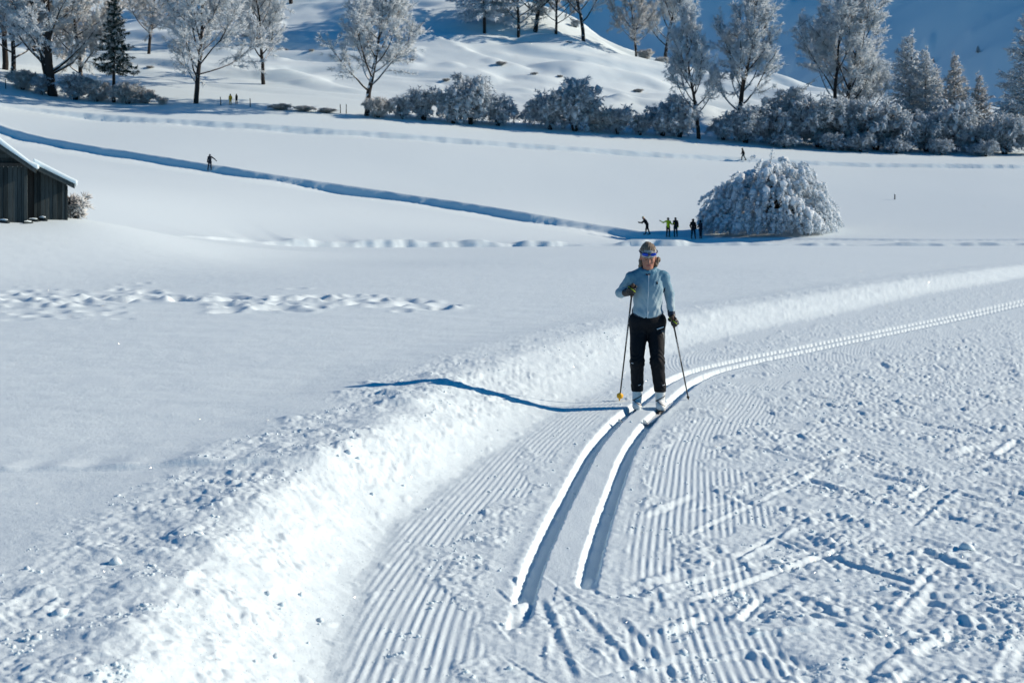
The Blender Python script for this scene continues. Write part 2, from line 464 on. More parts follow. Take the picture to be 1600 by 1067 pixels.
# distances
ys = np.arange(1290, 436, -1.30)
rn = CAMZ * F / (ys - HY)
rf = [rn[-1]]
while rf[-1] < 235: rf.append(rf[-1] + min((.30 + .0006 * rf[-1]) * (.6 if 84 < rf[-1] < 104 else 1), rf[-1] ** 2 * 2.0 / 4222))
while rf[-1] < 300: rf.append(rf[-1] + .7)
st = .8
while rf[-1] < 620: st = min(st * 1.05, 3.2); rf.append(rf[-1] + st)
while rf[-1] < 1500: st *= 1.12; rf.append(rf[-1] + st)
rf = np.array(rf[1:])
A, RR = np.meshgrid(np.radians(az_f), rn)
v1 = np.stack([np.sin(A) * RR, np.cos(A) * RR], -1).reshape(-1, 2)
A2, RR2 = np.meshgrid(np.radians(az_c), rf)
v2 = np.stack([np.sin(A2) * RR2, np.cos(A2) * RR2], -1).reshape(-1, 2)
vc = np.array([[0.0, -.01]])
V = np.vstack([v1, v2, vc])
Zt = height(V[:, 0], V[:, 1])
nf, nr_ = len(az_f), len(rn)
nc, nr2 = len(az_c), len(rf)
def quads(n, m, off):
    i = np.arange(m - 1)[:, None] * n + np.arange(n - 1)[None] + off
    return np.stack([i, i + 1, i + n + 1, i + n], -1).reshape(-1, 4)
q1 = quads(nf, nr_, 0)
q2 = quads(nc, nr2, nf * nr_)
b0 = (nr_ - 1) * nf; c0 = nf * nr_
k = np.arange(nc - 1)
s1 = np.stack([b0 + 2 * k, b0 + 2 * k + 1, c0 + k + 1, c0 + k], -1)
s2 = np.stack([b0 + 2 * k + 1, b0 + 2 * k + 2, c0 + k + 1, c0 + k + 1], -1)
ci = len(V) - 1
faces = [q1, q2, s1]
me_faces = np.vstack(faces)
tri = np.vstack([s2[:, :3], np.stack([np.full(nf - 1, ci), np.arange(1, nf), np.arange(nf - 1)], -1)])
def build_ground():
    me = bpy.data.meshes.new('snow_ground')
    co = np.c_[V, Zt].astype(np.float32)
    me.vertices.add(len(co)); me.vertices.foreach_set('co', co.ravel())
    nq, ntri = len(me_faces), len(tri)
    me.loops.add(nq * 4 + ntri * 3)
    me.loops.foreach_set('vertex_index', np.r_[me_faces[:, ::-1].ravel(), tri[:, ::-1].ravel()].astype(np.int32))
    me.polygons.add(nq + ntri)
    me.polygons.foreach_set('loop_start', np.r_[np.arange(nq) * 4, nq * 4 + np.arange(ntri) * 3].astype(np.int32))
    me.update(calc_edges=True)
    me.polygons.foreach_set('use_smooth', np.ones(nq + ntri, dtype=bool))
    me.materials.append(SNOW)
    o = bpy.data.objects.new('snow_ground', me)
    COL.objects.link(o)
    tag(o, kind='structure')
    o['label'] = 'snow covered valley floor with groomed ski trail, rising to a wooded hillside'
    return o
build_ground()
print('ground tris', len(me_faces) * 2 + len(tri))
# ------------------------------------------------------------------ vegetation
def veg_mats():
    # bark: dark, with rime and snow lying on upward sides
    m, t, b = new_mat('bark_with_rime')
    b.inputs['Roughness'].default_value = 0.85; b.inputs['Specular IOR Level'].default_value = 0.15
    geo = t.nodes.new('ShaderNodeNewGeometry')
    sep = t.nodes.new('ShaderNodeSeparateXYZ'); t.links.new(geo.outputs['Normal'], sep.inputs[0])
    n = t.nodes.new('ShaderNodeTexNoise'); n.inputs['Scale'].default_value = 2.5; n.inputs['Detail'].default_value = 4
    t.links.new(geo.outputs['Position'], n.inputs['Vector'])
    ma = t.nodes.new('ShaderNodeMath'); ma.operation = 'MULTIPLY_ADD'
    t.links.new(n.outputs['Fac'], ma.inputs[0]); ma.inputs[1].default_value = 1.3; t.links.new(sep.outputs['Z'], ma.inputs[2])
    r = t.nodes.new('ShaderNodeValToRGB')
    r.color_ramp.elements[0].position = 0.86; r.color_ramp.elements[0].color = (0.028, 0.026, 0.026, 1)
    r.color_ramp.elements[1].position = 1.15; r.color_ramp.elements[1].color = (0.72, 0.74, 0.77, 1)
    t.links.new(ma.outputs[0], r.inputs['Fac']); t.links.new(r.outputs['Color'], b.inputs['Base Color'])
    bark = m
    def rime(name, lo, hi, sc=1.2):
        m, t, b = new_mat(name)
        b.inputs['Roughness'].default_value = 0.8; b.inputs['Specular IOR Level'].default_value = 0.15
        geo = t.nodes.new('ShaderNodeNewGeometry')
        n = t.nodes.new('ShaderNodeTexNoise'); n.inputs['Scale'].default_value = sc; n.inputs['Detail'].default_value = 6; n.inputs['Roughness'].default_value = .75
        t.links.new(geo.outputs['Position'], n.inputs['Vector'])
        r = t.nodes.new('ShaderNodeValToRGB')
        r.color_ramp.elements[0].position = 0.33; r.color_ramp.elements[0].color = lo + (1,)
        r.color_ramp.elements[1].position = 0.62; r.color_ramp.elements[1].color = hi + (1,)
        t.links.new(n.outputs['Fac'], r.inputs['Fac']); t.links.new(r.outputs['Color'], b.inputs['Base Color'])
        # thin rime lets some light through
        tr = t.nodes.new('ShaderNodeBsdfTranslucent'); t.links.new(r.outputs['Color'], tr.inputs['Color'])
        mx = t.nodes.new('ShaderNodeMixShader'); mx.inputs[0].default_value = .5
        out = t.nodes['Material Output']
        t.links.new(b.outputs[0], mx.inputs[1]); t.links.new(tr.outputs[0], mx.inputs[2]); t.links.new(mx.outputs[0], out.inputs['Surface'])
        return m
    frost = rime('rime_frost', (.68, .74, .79), (.85, .92, .97))
    frost_brown = rime('rime_on_brown_twigs', (.55, .54, .54), (.85, .90, .93))
    snowy = rime('snow_laden_twigs', (.76, .84, .90), (.85, .92, .98))
    # spruce needles with snow on top
    m, t, b = new_mat('spruce_needles_with_snow')
    b.inputs['Roughness'].default_value = 0.8; b.inputs['Specular IOR Level'].default_value = 0.15
    geo = t.nodes.new('ShaderNodeNewGeometry')
    n = t.nodes.new('ShaderNodeTexNoise'); n.inputs['Scale'].default_value = 1.6; n.inputs['Detail'].default_value = 6
    t.links.new(geo.outputs['Position'], n.inputs['Vector'])
    r = t.nodes.new('ShaderNodeValToRGB')
    r.color_ramp.elements[0].position = 0.50; r.color_ramp.elements[0].color = (0.010, 0.035, 0.030, 1)
    r.color_ramp.elements[1].position = 0.60; r.color_ramp.elements[1].color = (0.68, 0.72, 0.75, 1)
    t.links.new(n.outputs['Fac'], r.inputs['Fac']); t.links.new(r.outputs['Color'], b.inputs['Base Color'])
    hedge = rime('rime_on_dark_twigs', (.40, .47, .53), (.80, .89, .97), 2.2)
    return bark, frost, frost_brown, snowy, m, hedge
BARK, FROST, FROST_BROWN, SNOWY, NEEDLE, HEDGE = veg_mats()

class Build:
    """collects tubes and vectorised spindles into one triangle/quad mesh"""
    def __init__(self): self.v = []; self.f = []; self.n = 0
    def tube(self, P, rad, sides=5):
        P = np.asarray(P, float); n = len(P)
        rad = np.broadcast_to(np.asarray(rad, float), (n,))
        T = np.gradient(P, axis=0); T /= np.linalg.norm(T, axis=1)[:, None] + 1e-9
        ref = np.array([.31, .87, .38]) if abs(T[0] @ np.array([.31, .87, .38])) < .9 else np.array([1., 0, 0])
        U = np.cross(T, ref); U /= np.linalg.norm(U, axis=1)[:, None] + 1e-9
        W = np.cross(T, U)
        a = np.arange(sides) * 2 * np.pi / sides
        ring = (U[:, None] * np.cos(a)[None, :, None] + W[:, None] * np.sin(a)[None, :, None]) * rad[:, None, None] + P[:, None]
        base = self.n
        self.v.append(ring.reshape(-1, 3)); self.n += n * sides
        i = np.arange(n - 1)[:, None] * sides; j = np.arange(sides)[None]; j2 = (j + 1) % sides
        A, B, C, D = base + i + j, base + i + j2, base + i + sides + j2, base + i + sides + j
        self.f.append(np.stack([A, B, C], -1).reshape(-1, 3)); self.f.append(np.stack([A, C, D], -1).reshape(-1, 3))
        self.v.append(P[-1:] + T[-1:] * rad[-1]); k = self.n; self.n += 1
        e = base + (n - 1) * sides + np.arange(sides)
        self.f.append(np.stack([e, np.roll(e, -1), np.full(sides, k)], -1))
    def spindles(self, P0, D, rad, mid=.4):
        """spindle-shaped rime needles: base point, ring of three, tip"""
        P0 = np.asarray(P0, float); D = np.asarray(D, float); n = len(P0)
        if n == 0: return
        rad = np.broadcast_to(np.asarray(rad, float), (n,))
        L = np.linalg.norm(D, axis=1)[:, None] + 1e-9
        T = D / L
        ref = np.where(np.abs(T[:, 2:3]) < .8, np.array([[0, 0, 1.]]), np.array([[1., 0, 0]]))
        U = np.cross(T, ref); U /= np.linalg.norm(U, axis=1)[:, None]; W = np.cross(T, U)
        M = P0 + D * mid
        ph = rsv.uniform(0, 6.28, n)[:, None]
        v = [P0]
        for q in range(3):
            a = ph + q * 2.094
            v.append(M + (U * np.cos(a) + W * np.sin(a)) * rad[:, None])
        v.append(P0 + D)
        V = np.stack(v, 1)
        b = self.n + np.arange(n)[:, None] * 5
        pat = np.array([[0, 2, 1], [0, 3, 2], [0, 1, 3], [4, 1, 2], [4, 2, 3], [4, 3, 1]])
        self.v.append(V.reshape(-1, 3)); self.n += n * 5
        self.f.append((b[:, :, None] + pat[None]).reshape(-1, 3))
    def blobs(self, C, S, seed=0):
        """lumpy snow clumps; S = (n,3) half sizes"""
        C = np.asarray(C, float); n = len(C)
        dirs, tri_ = ICO
        ns = 1 + .28 * rsv.normal(size=(n, len(dirs)))
        V = C[:, None] + dirs[None] * ns[..., None] * np.asarray(S)[:, None]
        b = self.n + np.arange(n)[:, None] * len(dirs)
        self.v.append(V.reshape(-1, 3)); self.n += n * len(dirs)
        self.f.append((b[:, :, None] + tri_[None]).reshape(-1, 3))
    def obj(self, name, mat, parent=None, smooth=False):
        return mesh_obj(name, np.vstack(self.v), np.vstack(self.f), mat, parent, smooth)

def ico():
    t = (1 + 5 ** .5) / 2
    v = [(-1, t, 0), (1, t, 0), (-1, -t, 0), (1, -t, 0), (0, -1, t), (0, 1, t), (0, -1, -t), (0, 1, -t), (t, 0, -1), (t, 0, 1), (-t, 0, -1), (-t, 0, 1)]
    f = [(0, 11, 5), (0, 5, 1), (0, 1, 7), (0, 7, 10), (0, 10, 11), (1, 5, 9), (5, 11, 4), (11, 10, 2), (10, 7, 6), (7, 1, 8), (3, 9, 4), (3, 4, 2), (3, 2, 6), (3, 6, 8), (3, 8, 9), (4, 9, 5), (2, 4, 11), (6, 2, 10), (8, 6, 7), (9, 8, 1)]
    v = np.array(v, float); return v / np.linalg.norm(v, axis=1)[:, None], np.array(f)
ICO = ico()
rsv = np.random.RandomState(3)

def rot_about(v, axis, ang):
    return np.array(Matrix.Rotation(ang, 3, Vector(axis)) @ Vector(v))

def grow(p, d, L, n, wander, up):
    """wandering polyline"""
    P = [np.array(p, float)]; d = np.array(d, float)
    for i in range(n):
        d = d + rsv.normal(0, wander, 3) + np.array([0, 0, up]); d /= np.linalg.norm(d)
        P.append(P[-1] + d * L / n)
    return np.array(P)

def fans(bl, P, D, n, L, r, spread, droop=0.0):
    """feathery sprays: n spindles around each given point, about direction D"""
    P = np.repeat(P, n, 0); D = np.repeat(D, n, 0)
    d = D + rsv.normal(0, spread, D.shape) + np.array([0, 0, -droop])
    d /= np.linalg.norm(d, axis=1)[:, None]
    ln = L * rsv.uniform(.5, 1.3, len(d))
    bl.spindles(P + rsv.normal(0, .05, P.shape), d * ln[:, None], r * rsv.uniform(.7, 1.3, len(d)))

def deciduous(name, Ht, spread, seed, trunks=1, first=.22, n1=22, up1=.10, dens=1.0, mat=None, tr=.017, droop=.1):
    """bare broadleaf tree covered with rime"""
    global rsv
    rsv = np.random.RandomState(seed)
    root = empty(name)
    wood, rime = Build(), Build()
    for k in range(trunks):
        a = rsv.uniform(0, 6.28)
        lean = .10 + .12 * (trunks > 1)
        base = np.array([math.cos(a), math.sin(a), 0]) * (.35 if trunks > 1 else 0)
        h = Ht * rsv.uniform(.88, 1) if k else Ht
        T = grow(base - np.array([0, 0, .5]), (math.cos(a) * lean, math.sin(a) * lean, 1), h + .5, 14, .05, .06)
        rt = Ht * tr * np.linspace(1.15, .12, 15) ** 1.0
        wood.tube(T, rt, 7)
        m1 = n1 // trunks
        for i in range(m1):
            f = first + (1 - first) * ((i + .5) / m1) ** .9
            q = f * 14; j = min(13, int(q)); p = T[j] + (T[j + 1] - T[j]) * (q - j)
            az = i * 2.4 + rsv.uniform(-.5, .5)
            e = R(rsv.uniform(12, 38)) + f * .45
            prof = math.sin(math.pi * min(1, .22 + .72 * (1 - f) ** .75 + .10)) if False else (1 - f) ** .55 * (.55 + .45 * min(1, (f - first) / .2 + .5))
            L1 = max(.13 * Ht, spread * prof * rsv.uniform(.8, 1.2) * 1.95)
            d = np.array([math.cos(az) * math.cos(e), math.sin(az) * math.cos(e), math.sin(e)])
            B = grow(p, d, L1, 7, .10, up1)
            r1 = max(.03, rt[j] * .48)
            wood.tube(B, np.linspace(r1, .018, 8), 5)
            n2 = int((5 + L1 * 1.7) * dens)
            for s in range(n2):
                g = rsv.uniform(.2, 1.0) ** .8; q2 = g * 7; j2 = min(6, int(q2)); p2 = B[j2] + (B[j2 + 1] - B[j2]) * (q2 - j2)
                t2 = B[j2 + 1] - B[j2]; t2 = t2 / np.linalg.norm(t2)
                d2 = t2 + rsv.normal(0, .55, 3); d2 /= np.linalg.norm(d2)
                L2 = L1 * .42 * (1.15 - g * .6) * rsv.uniform(.6, 1.2) + .35
                C = grow(p2, d2, L2, 4, .18, up1 * .6 - droop * .5)
                (rime if rsv.rand() < .6 else wood).tube(C, np.linspace(.045, .018, 5), 3)
                k3 = max(3, int(L2 * 4.2))
                tt = rsv.uniform(.15, 1, k3); qq = tt * 4; jj = np.minimum(3, qq.astype(int))
                P3 = C[jj] + (C[jj + 1] - C[jj]) * (qq - jj)[:, None]
                D3 = C[jj + 1] - C[jj]; D3 /= np.linalg.norm(D3, axis=1)[:, None]
                fans(rime, P3, D3, 5, .66, .040, .65, droop)
    wood.obj('trunk', BARK, root)
    rime.obj('crown', mat or FROST, root)
    return root

def conifer(name, Ht, rad, seed, mat, droop=.35, whorl=.42, bare=.08, dens=1.0):
    global rsv
    rsv = np.random.RandomState(seed)
    root = empty(name)
    wood, nd = Build(), Build()
    T = grow((0, 0, -.5), (0, 0, 1), Ht + .5, 10, .012, .05)
    wood.tube(T, np.linspace(Ht * .016, .02, 11), 7)
    z = Ht * bare
    while z < Ht * .985:
        f = z / Ht
        L = rad * (1 - f) ** .8 * rsv.uniform(.8, 1.15) + .12
        nb = 6 if f < .8 else 4
        a0 = rsv.uniform(0, 6.28)
        for i in range(nb):
            az = a0 + i * 6.283 / nb + rsv.uniform(-.3, .3)
            Lb = L * rsv.uniform(.65, 1.15)
            d = np.array([math.cos(az), math.sin(az), .22 - droop * (1 - f) + f * .5])
            B = grow((0, 0, z + rsv.uniform(-.15, .15)), d, Lb, 5, .06, -.05 * droop)
            wood.tube(B, np.linspace(.03, .01, 6), 3)
            k = max(4, int(Lb * 9 * dens))
            tt = rsv.uniform(.1, 1.0, k); q = tt * 5; j = np.minimum(4, q.astype(int))
            P = B[j] + (B[j + 1] - B[j]) * (q - j)[:, None]
            D = B[j + 1] - B[j]; D /= np.linalg.norm(D, axis=1)[:, None]
            fans(nd, P, D * .8, 3, .30 + .30 * (1 - f), .055, .6, .35)
        z += whorl * rsv.uniform(.7, 1.2)
    fans(nd, T[-3:], np.tile([[0, 0, 1.]], (3, 1)), 8, .5, .03, .4)
    wood.obj('trunk', BARK, root)
    nd.obj('crown', mat, root)
    return root

def shrub(name, Ht, wid, seed, mat, stems=14, clumps=70, arch=1.0, twig=1.0, clump_r=.22):
    """many-stemmed bush whose tips arch over under rime and snow"""
    global rsv
    rsv = np.random.RandomState(seed)
    root = empty(name)
    wood, rime = Build(), Build()
    tips = []
    for i in range(stems):
        az = i * 2.4 + rsv.uniform(-.4, .4)
        out = rsv.uniform(.15, 1.0) ** .6
        h = Ht * rsv.uniform(.7, 1.05) * (1.05 - .35 * out)
        t = np.linspace(0, 1, 9)
        rr = wid / 2 * out * (t ** 1.0)
        zz = h * np.sin(t * (1.57 + arch * .75 * out)) / 1.0
        P = np.stack([np.cos(az) * rr + .12 * math.cos(az), np.sin(az) * rr + .12 * math.sin(az), zz - .25 * (t == 0)], -1) + rsv.normal(0, .05, (9, 3))
        wood.tube(P, np.linspace(.06, .015, 9), 4)
        k = int(20 * twig * max(1, Ht / 3.5))
        tt = rsv.uniform(.08, 1, k); q = tt * 8; j = np.minimum(7, q.astype(int))
        Q = P[j] + (P[j + 1] - P[j]) * (q - j)[:, None]
        D = P[j + 1] - P[j]; D /= np.linalg.norm(D, axis=1)[:, None]
        for a, b in zip(Q, D):
            d = b + rsv.normal(0, .6, 3); d /= np.linalg.norm(d)
            C = grow(a, d, Ht * rsv.uniform(.12, .28), 3, .2, -.18 * arch)
            wood.tube(C, np.linspace(.022, .01, 4), 3)
            fans(rime, C[1:], np.diff(C, axis=0) / (np.linalg.norm(np.diff(C, axis=0), axis=1)[:, None]), 5, .55, .055, .6, .25 * arch)
            tips.append(C[-1]); tips.append(C[1])
    tips = np.array(tips)
    if clumps:
        ix = rsv.choice(len(tips), min(clumps, len(tips)), replace=False)
        s = rsv.uniform(.5, 1.3, len(ix)) * clump_r
        rime.blobs(tips[ix] - [0, 0, .08], np.stack([s, s, s * rsv.uniform(.9, 1.7, len(ix))], -1))
    wood.obj('stems', BARK, root)
    rime.obj('foliage', mat, root)
    return root

def willow(name, Ht, wid, seed):
    """low weeping tree buried under snow: a dome of drooping, snow-laden sprays"""
    global rsv
    rsv = np.random.RandomState(seed)
    root = empty(name)
    wood, rime = Build(), Build()
    wood.tube(grow((0, 0, -.5), (.05, 0, 1), Ht * .7, 6, .05, .05), np.linspace(.40, .2, 7), 8)
    C, S = [], []
    hw = wid / 2
    def dome(az, e):
        """radius of the dome in direction (azimuth, elevation): lobed, lower to the left"""
        lob = 1 + .10 * math.sin(az * 3 + 1) + .07 * math.sin(az * 7 + e * 5) + .06 * math.sin(e * 9 + az * 4)
        hh = Ht * (1 - .20 * (.5 - .5 * math.cos(az + .4)) * math.cos(e) ** .6)
        return lob * ((math.cos(e) / hw) ** 2.1 + (math.sin(e) / hh) ** 2.1) ** (-1 / 2.1)
    for i in range(40):                                      # limbs from the middle up to the shell
        az = i * 2.39996; e = R(rsv.uniform(8, 85)); r_ = dome(az, e) * .93
        tip = np.array([math.cos(az) * math.cos(e), math.sin(az) * math.cos(e), math.sin(e)]) * r_
        s0 = np.array([0, 0, Ht * rsv.uniform(.2, .45)])
        t = np.linspace(0, 1, 8)[:, None]
        P = s0 + (tip - s0) * t + np.array([0, 0, 1.0]) * np.sin(t * np.pi) * Ht * .12 + rsv.normal(0, .07, (8, 3))
        wood.tube(P, np.linspace(.12, .03, 8), 5)
    n = 900
    for i in range(n + 380):
        az = i * 2.39996 + rsv.uniform(-.3, .3)
        e = math.asin(((i + .5) / n) ** .85 * .995) * rsv.uniform(.9, 1.05) if i < n else R(rsv.uniform(4, 17))
        e = max(R(4), min(R(89), e))
        r_ = dome(az, e) * rsv.uniform(.80, 1.0)
        o = np.array([math.cos(az), math.sin(az), 0])
        p = o * math.cos(e) * r_ + np.array([0, 0, math.sin(e) * r_ + .25])
        hang = min(rsv.uniform(.45, 1.25), p[2] - .05)
        if hang < .15: hang = .15
        k = max(2, int(hang / .2))
        st = grow(p, o * (.5 + .8 * math.sin(e)) + [0, 0, .15 * math.sin(e)], hang, k, .15, -.55)
        st[:, 2] = np.maximum(st[:, 2], .02)
        wood.tube(st, np.linspace(.022, .008, k + 1), 3)
        sz = rsv.uniform(.10, .25) * np.linspace(1.2, .5, k + 1)
        kp = rsv.rand(k + 1) < .72
        for a_, b_ in zip(st[kp], sz[kp]): C.append(a_ + rsv.normal(0, .05, 3)); S.append((b_ * 1.1, b_ * 1.1, b_ * rsv.uniform(.8, 1.3)))
        fans(rime, st, np.tile([[o[0] * .35, o[1] * .35, -.6]], (k + 1, 1)), 5, .36, .04, .55, .25)
    rime.blobs(np.array(C), np.array(S))
    for (x, y, h, ln) in [(-.35, -.2, 1.1, .1), (2.3, -.5, .5, .6)]:
        z0 = Ht * math.sqrt(max(.1, 1 - (x / hw) ** 2))
        P = grow((x, y, z0 - .7), (ln, 0, 1), h + .6, 5, .1, .08)
        wood.tube(P, np.linspace(.05, .012, 6), 4)
        fans(rime, P[2:], np.tile([[0, 0, .8]], (4, 1)), 6, .32, .035, .6)
    wood.obj('branches', BARK, root)
    rime.obj('snowy_sprays', SNOWY, root)
    return root

placed = []
def put(proto, px, py, d, scale, rz, name, label, cat='tree', group=None, first=[set()], sx=1.0):
    """stand a plant on the ground where photo pixel (px, py) meets it, at distance d"""
    x, y = (px - CX) / F * d, d
    o = proto if proto not in first[0] else copy_tree(proto)
    first[0].add(proto)
    o.name = name
    o.location = (x, y, H(x, y) - .05)
    o.rotation_euler = (0, 0, rz)
    o.scale = (scale * sx, scale * sx, scale)
    tag(o, label, cat, group)
    placed.append(o)
    return o

def plants():
    A = deciduous('frosted_tree', 18, 6.0, 101, n1=30, first=.14)
    B = deciduous('frosted_tree', 17, 5.0, 102, n1=26, first=.2, up1=.16)
    Cc = deciduous('frosted_tree', 18, 4.2, 103, n1=30, first=.2, up1=.2)
    D = deciduous('frosted_tree', 18, 5.8, 104, trunks=2, n1=34, first=.25)
    E = deciduous('frosted_tree', 14, 4.2, 105, n1=28, first=.16, mat=FROST_BROWN, dens=.9)
    G = conifer('frosted_larch', 9, 2.4, 106, FROST, droop=.15)
    G2 = conifer('frosted_larch', 8, 2.0, 107, FROST_BROWN, droop=.1, dens=.8)
    S = conifer('snowy_spruce', 18, 3.6, 108, NEEDLE, droop=.5, bare=.26, dens=1.5)
    S2 = conifer('snowy_spruce', 9, 2.4, 109, NEEDLE, droop=.4, dens=1.0)
    T1 = conifer('frosted_fir', 14, 5.4, 110, SNOWY, droop=.45, bare=.16, dens=1.1)
    # --- left group
    A2 = deciduous('frosted_tree', 19, 5.2, 111, trunks=2, n1=36, first=.13, tr=.026)
    put(A2, 88, 152, 208, 1.25, .3, 'frosted_tree', 'tall frosted tree with thick dark double trunk, far left of the treeline', group='frosted trees')
    put(E, 20, 140, 214, 1.5, 1.3, 'frosted_tree', 'brownish frosted tree at the left edge of the picture', group='frosted trees')
    put(E, 130, 145, 212, 1.35, 3.0, 'frosted_tree', 'slim frosted tree between the thick trunk and the dark spruce', group='frosted trees')
    put(S, 178, 160, 206, 1.0, .4, 'snowy_spruce', 'dark green spruce with snow on its boughs, bare lower trunk', group='spruces')
    put(A, 306, 160, 207, 1.12, 2.2, 'frosted_tree', 'frosted tree with forked spreading limbs standing right of the dark spruce', group='frosted trees')
    put(B, 412, 125, 228, 1.0, .9, 'frosted_tree', 'slender frosted tree on the slope with drooping brownish lower twigs', group='frosted trees')
    put(E, 402, 75, 255, 1.0, 4.4, 'frosted_tree', 'frosted tree higher up the slope behind the slender one, left', group='frosted trees')
    put(B, 572, 180, 205, 1.08, 3.6, 'frosted_tree', 'large frosted tree leaning right over the left end of the hedge', group='frosted trees', sx=1.25)
    put(A, 52, 100, 240, 1.1, 4.0, 'frosted_tree', 'pale frosted tree behind the thick double trunk, top left', group='frosted trees')
    put(E, 232, 90, 245, 1.1, 5.5, 'frosted_tree', 'distant frosted tree seen between the spruce and the forked tree', group='frosted trees')
    put(Cc, 8, 130, 220, 1.2, 2.6, 'frosted_tree', 'slim tall frosted tree touching the left picture edge', group='frosted trees', sx=1.2)
    put(Cc, 455, 40, 285, 1.0, 1.0, 'frosted_tree', 'distant frosted tree near the top edge right of the slender one', group='frosted trees', sx=1.2)
    put(E, 345, 30, 285, 1.1, 2.0, 'frosted_tree', 'distant frosted tree near the top edge behind the forked tree', group='frosted trees')
    # --- upper hill
    put(T1, 757, 57, 265, 1.5, .2, 'frosted_fir', 'broad blue-grey frosted fir on the hill crest', group='frosted firs')
    for i, (px, py, d, sc, rz, pr, lb) in enumerate([
        (810, 66, 266, .85, 1.1, E, 'pinkish frosted tree with thin trunk just right of the broad fir'),
        (836, 60, 270, .95, 2.9, A, 'frosted tree with a straight dark trunk on the hill crest'),
        (868, 64, 270, .75, .6, E, 'pale leaning frosted tree between two dark trunks on the crest'),
        (912, 73, 268, .85, 5.1, B, 'frosted tree with forked dark trunk at the end of the crest'),
        (995, 92, 266, .70, 2.0, E, 'small slim frosted tree alone on the slope below the crest'),
        (1038, 82, 272, .80, 4.0, Cc, 'thin frosted tree on the ridge with a bush at its foot')]):
        put(pr, px, py, d, sc * 1.4, rz, 'frosted_tree', lb, group='frosted trees')
    # --- right group behind the hedge
    put(Cc, 1092, 217, 213, 1.02, 1.2, 'frosted_tree', 'tall narrow frosted tree growing out of the hedge, dark trunk to the ground', group='frosted trees', sx=.9)
    put(Cc, 1150, 200, 216, 1.22, 3.3, 'frosted_tree', 'tall frosted tree with bright upper crown right of the narrow one', group='frosted trees', sx=1.1)
    put(D, 1308, 205, 222, 1.25, 5.6, 'frosted_tree', 'big bright frosted tree with several bending trunks above the hedge', group='frosted trees')
    put(D, 1352, 215, 224, .72, 1.9, 'frosted_tree', 'low frosted tree leaning right beside the big bright one', group='frosted trees')
    for px, py, d, sc, rz, pr, lb in [
        (1418, 180, 236, 1.15, .3, G, 'pointed frosted larch, tallest above the right part of the hedge'),
        (1445, 185, 234, .95, 1.8, G, 'bushy frosted larch close beside the tallest one'),
        (1463, 150, 290, 1.0, 3.2, G2, 'dim bluish larch standing in the shade behind the others'),
        (1492, 190, 232, .95, 4.1, G2, 'frosted larch with thin twigs, second from the right'),
        (1530, 195, 230, .80, 5.0, G2, 'short pale frosted larch at the right end of the row'),
        (1608, 200, 226, 1.5, 2.2, G, 'frosted larch cut off by the right edge of the picture')]:
        put(pr, px, py, d, sc * 1.55, rz, 'frosted_larch', lb, group='frosted larches', sx=1.2)
    for px, py, d, sc, rz, lb in [
        (1220, 125, 300, .8, .3, 'dark little spruce in the shade left of the big bright tree'),
        (1372, 118, 310, 1.0, 1.4, 'dark spruce in the shade right behind the big bright tree'),
        (1205, 20, 470, 1.0, 2.2, 'dark spruce high on the shaded mountainside, near the top edge'),
        (1570, 12, 480, .8, .9, 'lone dark spruce on the shaded mountainside, top right corner'),
        (1064, 45, 330, .9, 2.9, 'dark spruce behind the ridge between two frosted trees')]:
        put(S2, px, py, d, sc, rz, 'snowy_spruce', lb, group='spruces')
    for i, (px, d, sc, lb) in enumerate([(1478, 430, .28, 'tiny snow-covered sapling on the shaded mountainside, left of three'), (1458, 460, .25, 'tiny snowy sapling highest of the middle cluster on the shaded slope'),
        (1505, 420, .3, 'tiny snowy sapling lowest of the middle cluster on the shaded slope'), (1528, 440, .28, 'tiny snowy sapling right of the cluster on the shaded slope'), (1568, 400, .32, 'tiny snowy sapling near the right edge of the shaded slope'), (1402, 480, .25, 'tiny snowy sapling near the top edge of the shaded slope')]):
        put(G2, px, 0, d, sc, i, 'frosted_larch', lb, group='saplings on the mountainside', sx=1.6)
    # --- hedge
    h1 = shrub('frosted_bush', 5.0, 6.0, 201, HEDGE, stems=16, clumps=150, arch=1.1)
    h2 = shrub('frosted_bush', 5.6, 4.6, 202, HEDGE, stems=14, clumps=170, arch=1.3, clump_r=.27)
    h3 = shrub('frosted_bush', 4.0, 4.6, 203, HEDGE, stems=14, clumps=60, arch=.8)
    h4 = shrub('frosted_bush', 3.2, 4.4, 204, FROST_BROWN, stems=16, clumps=10, arch=.5, twig=1.3)
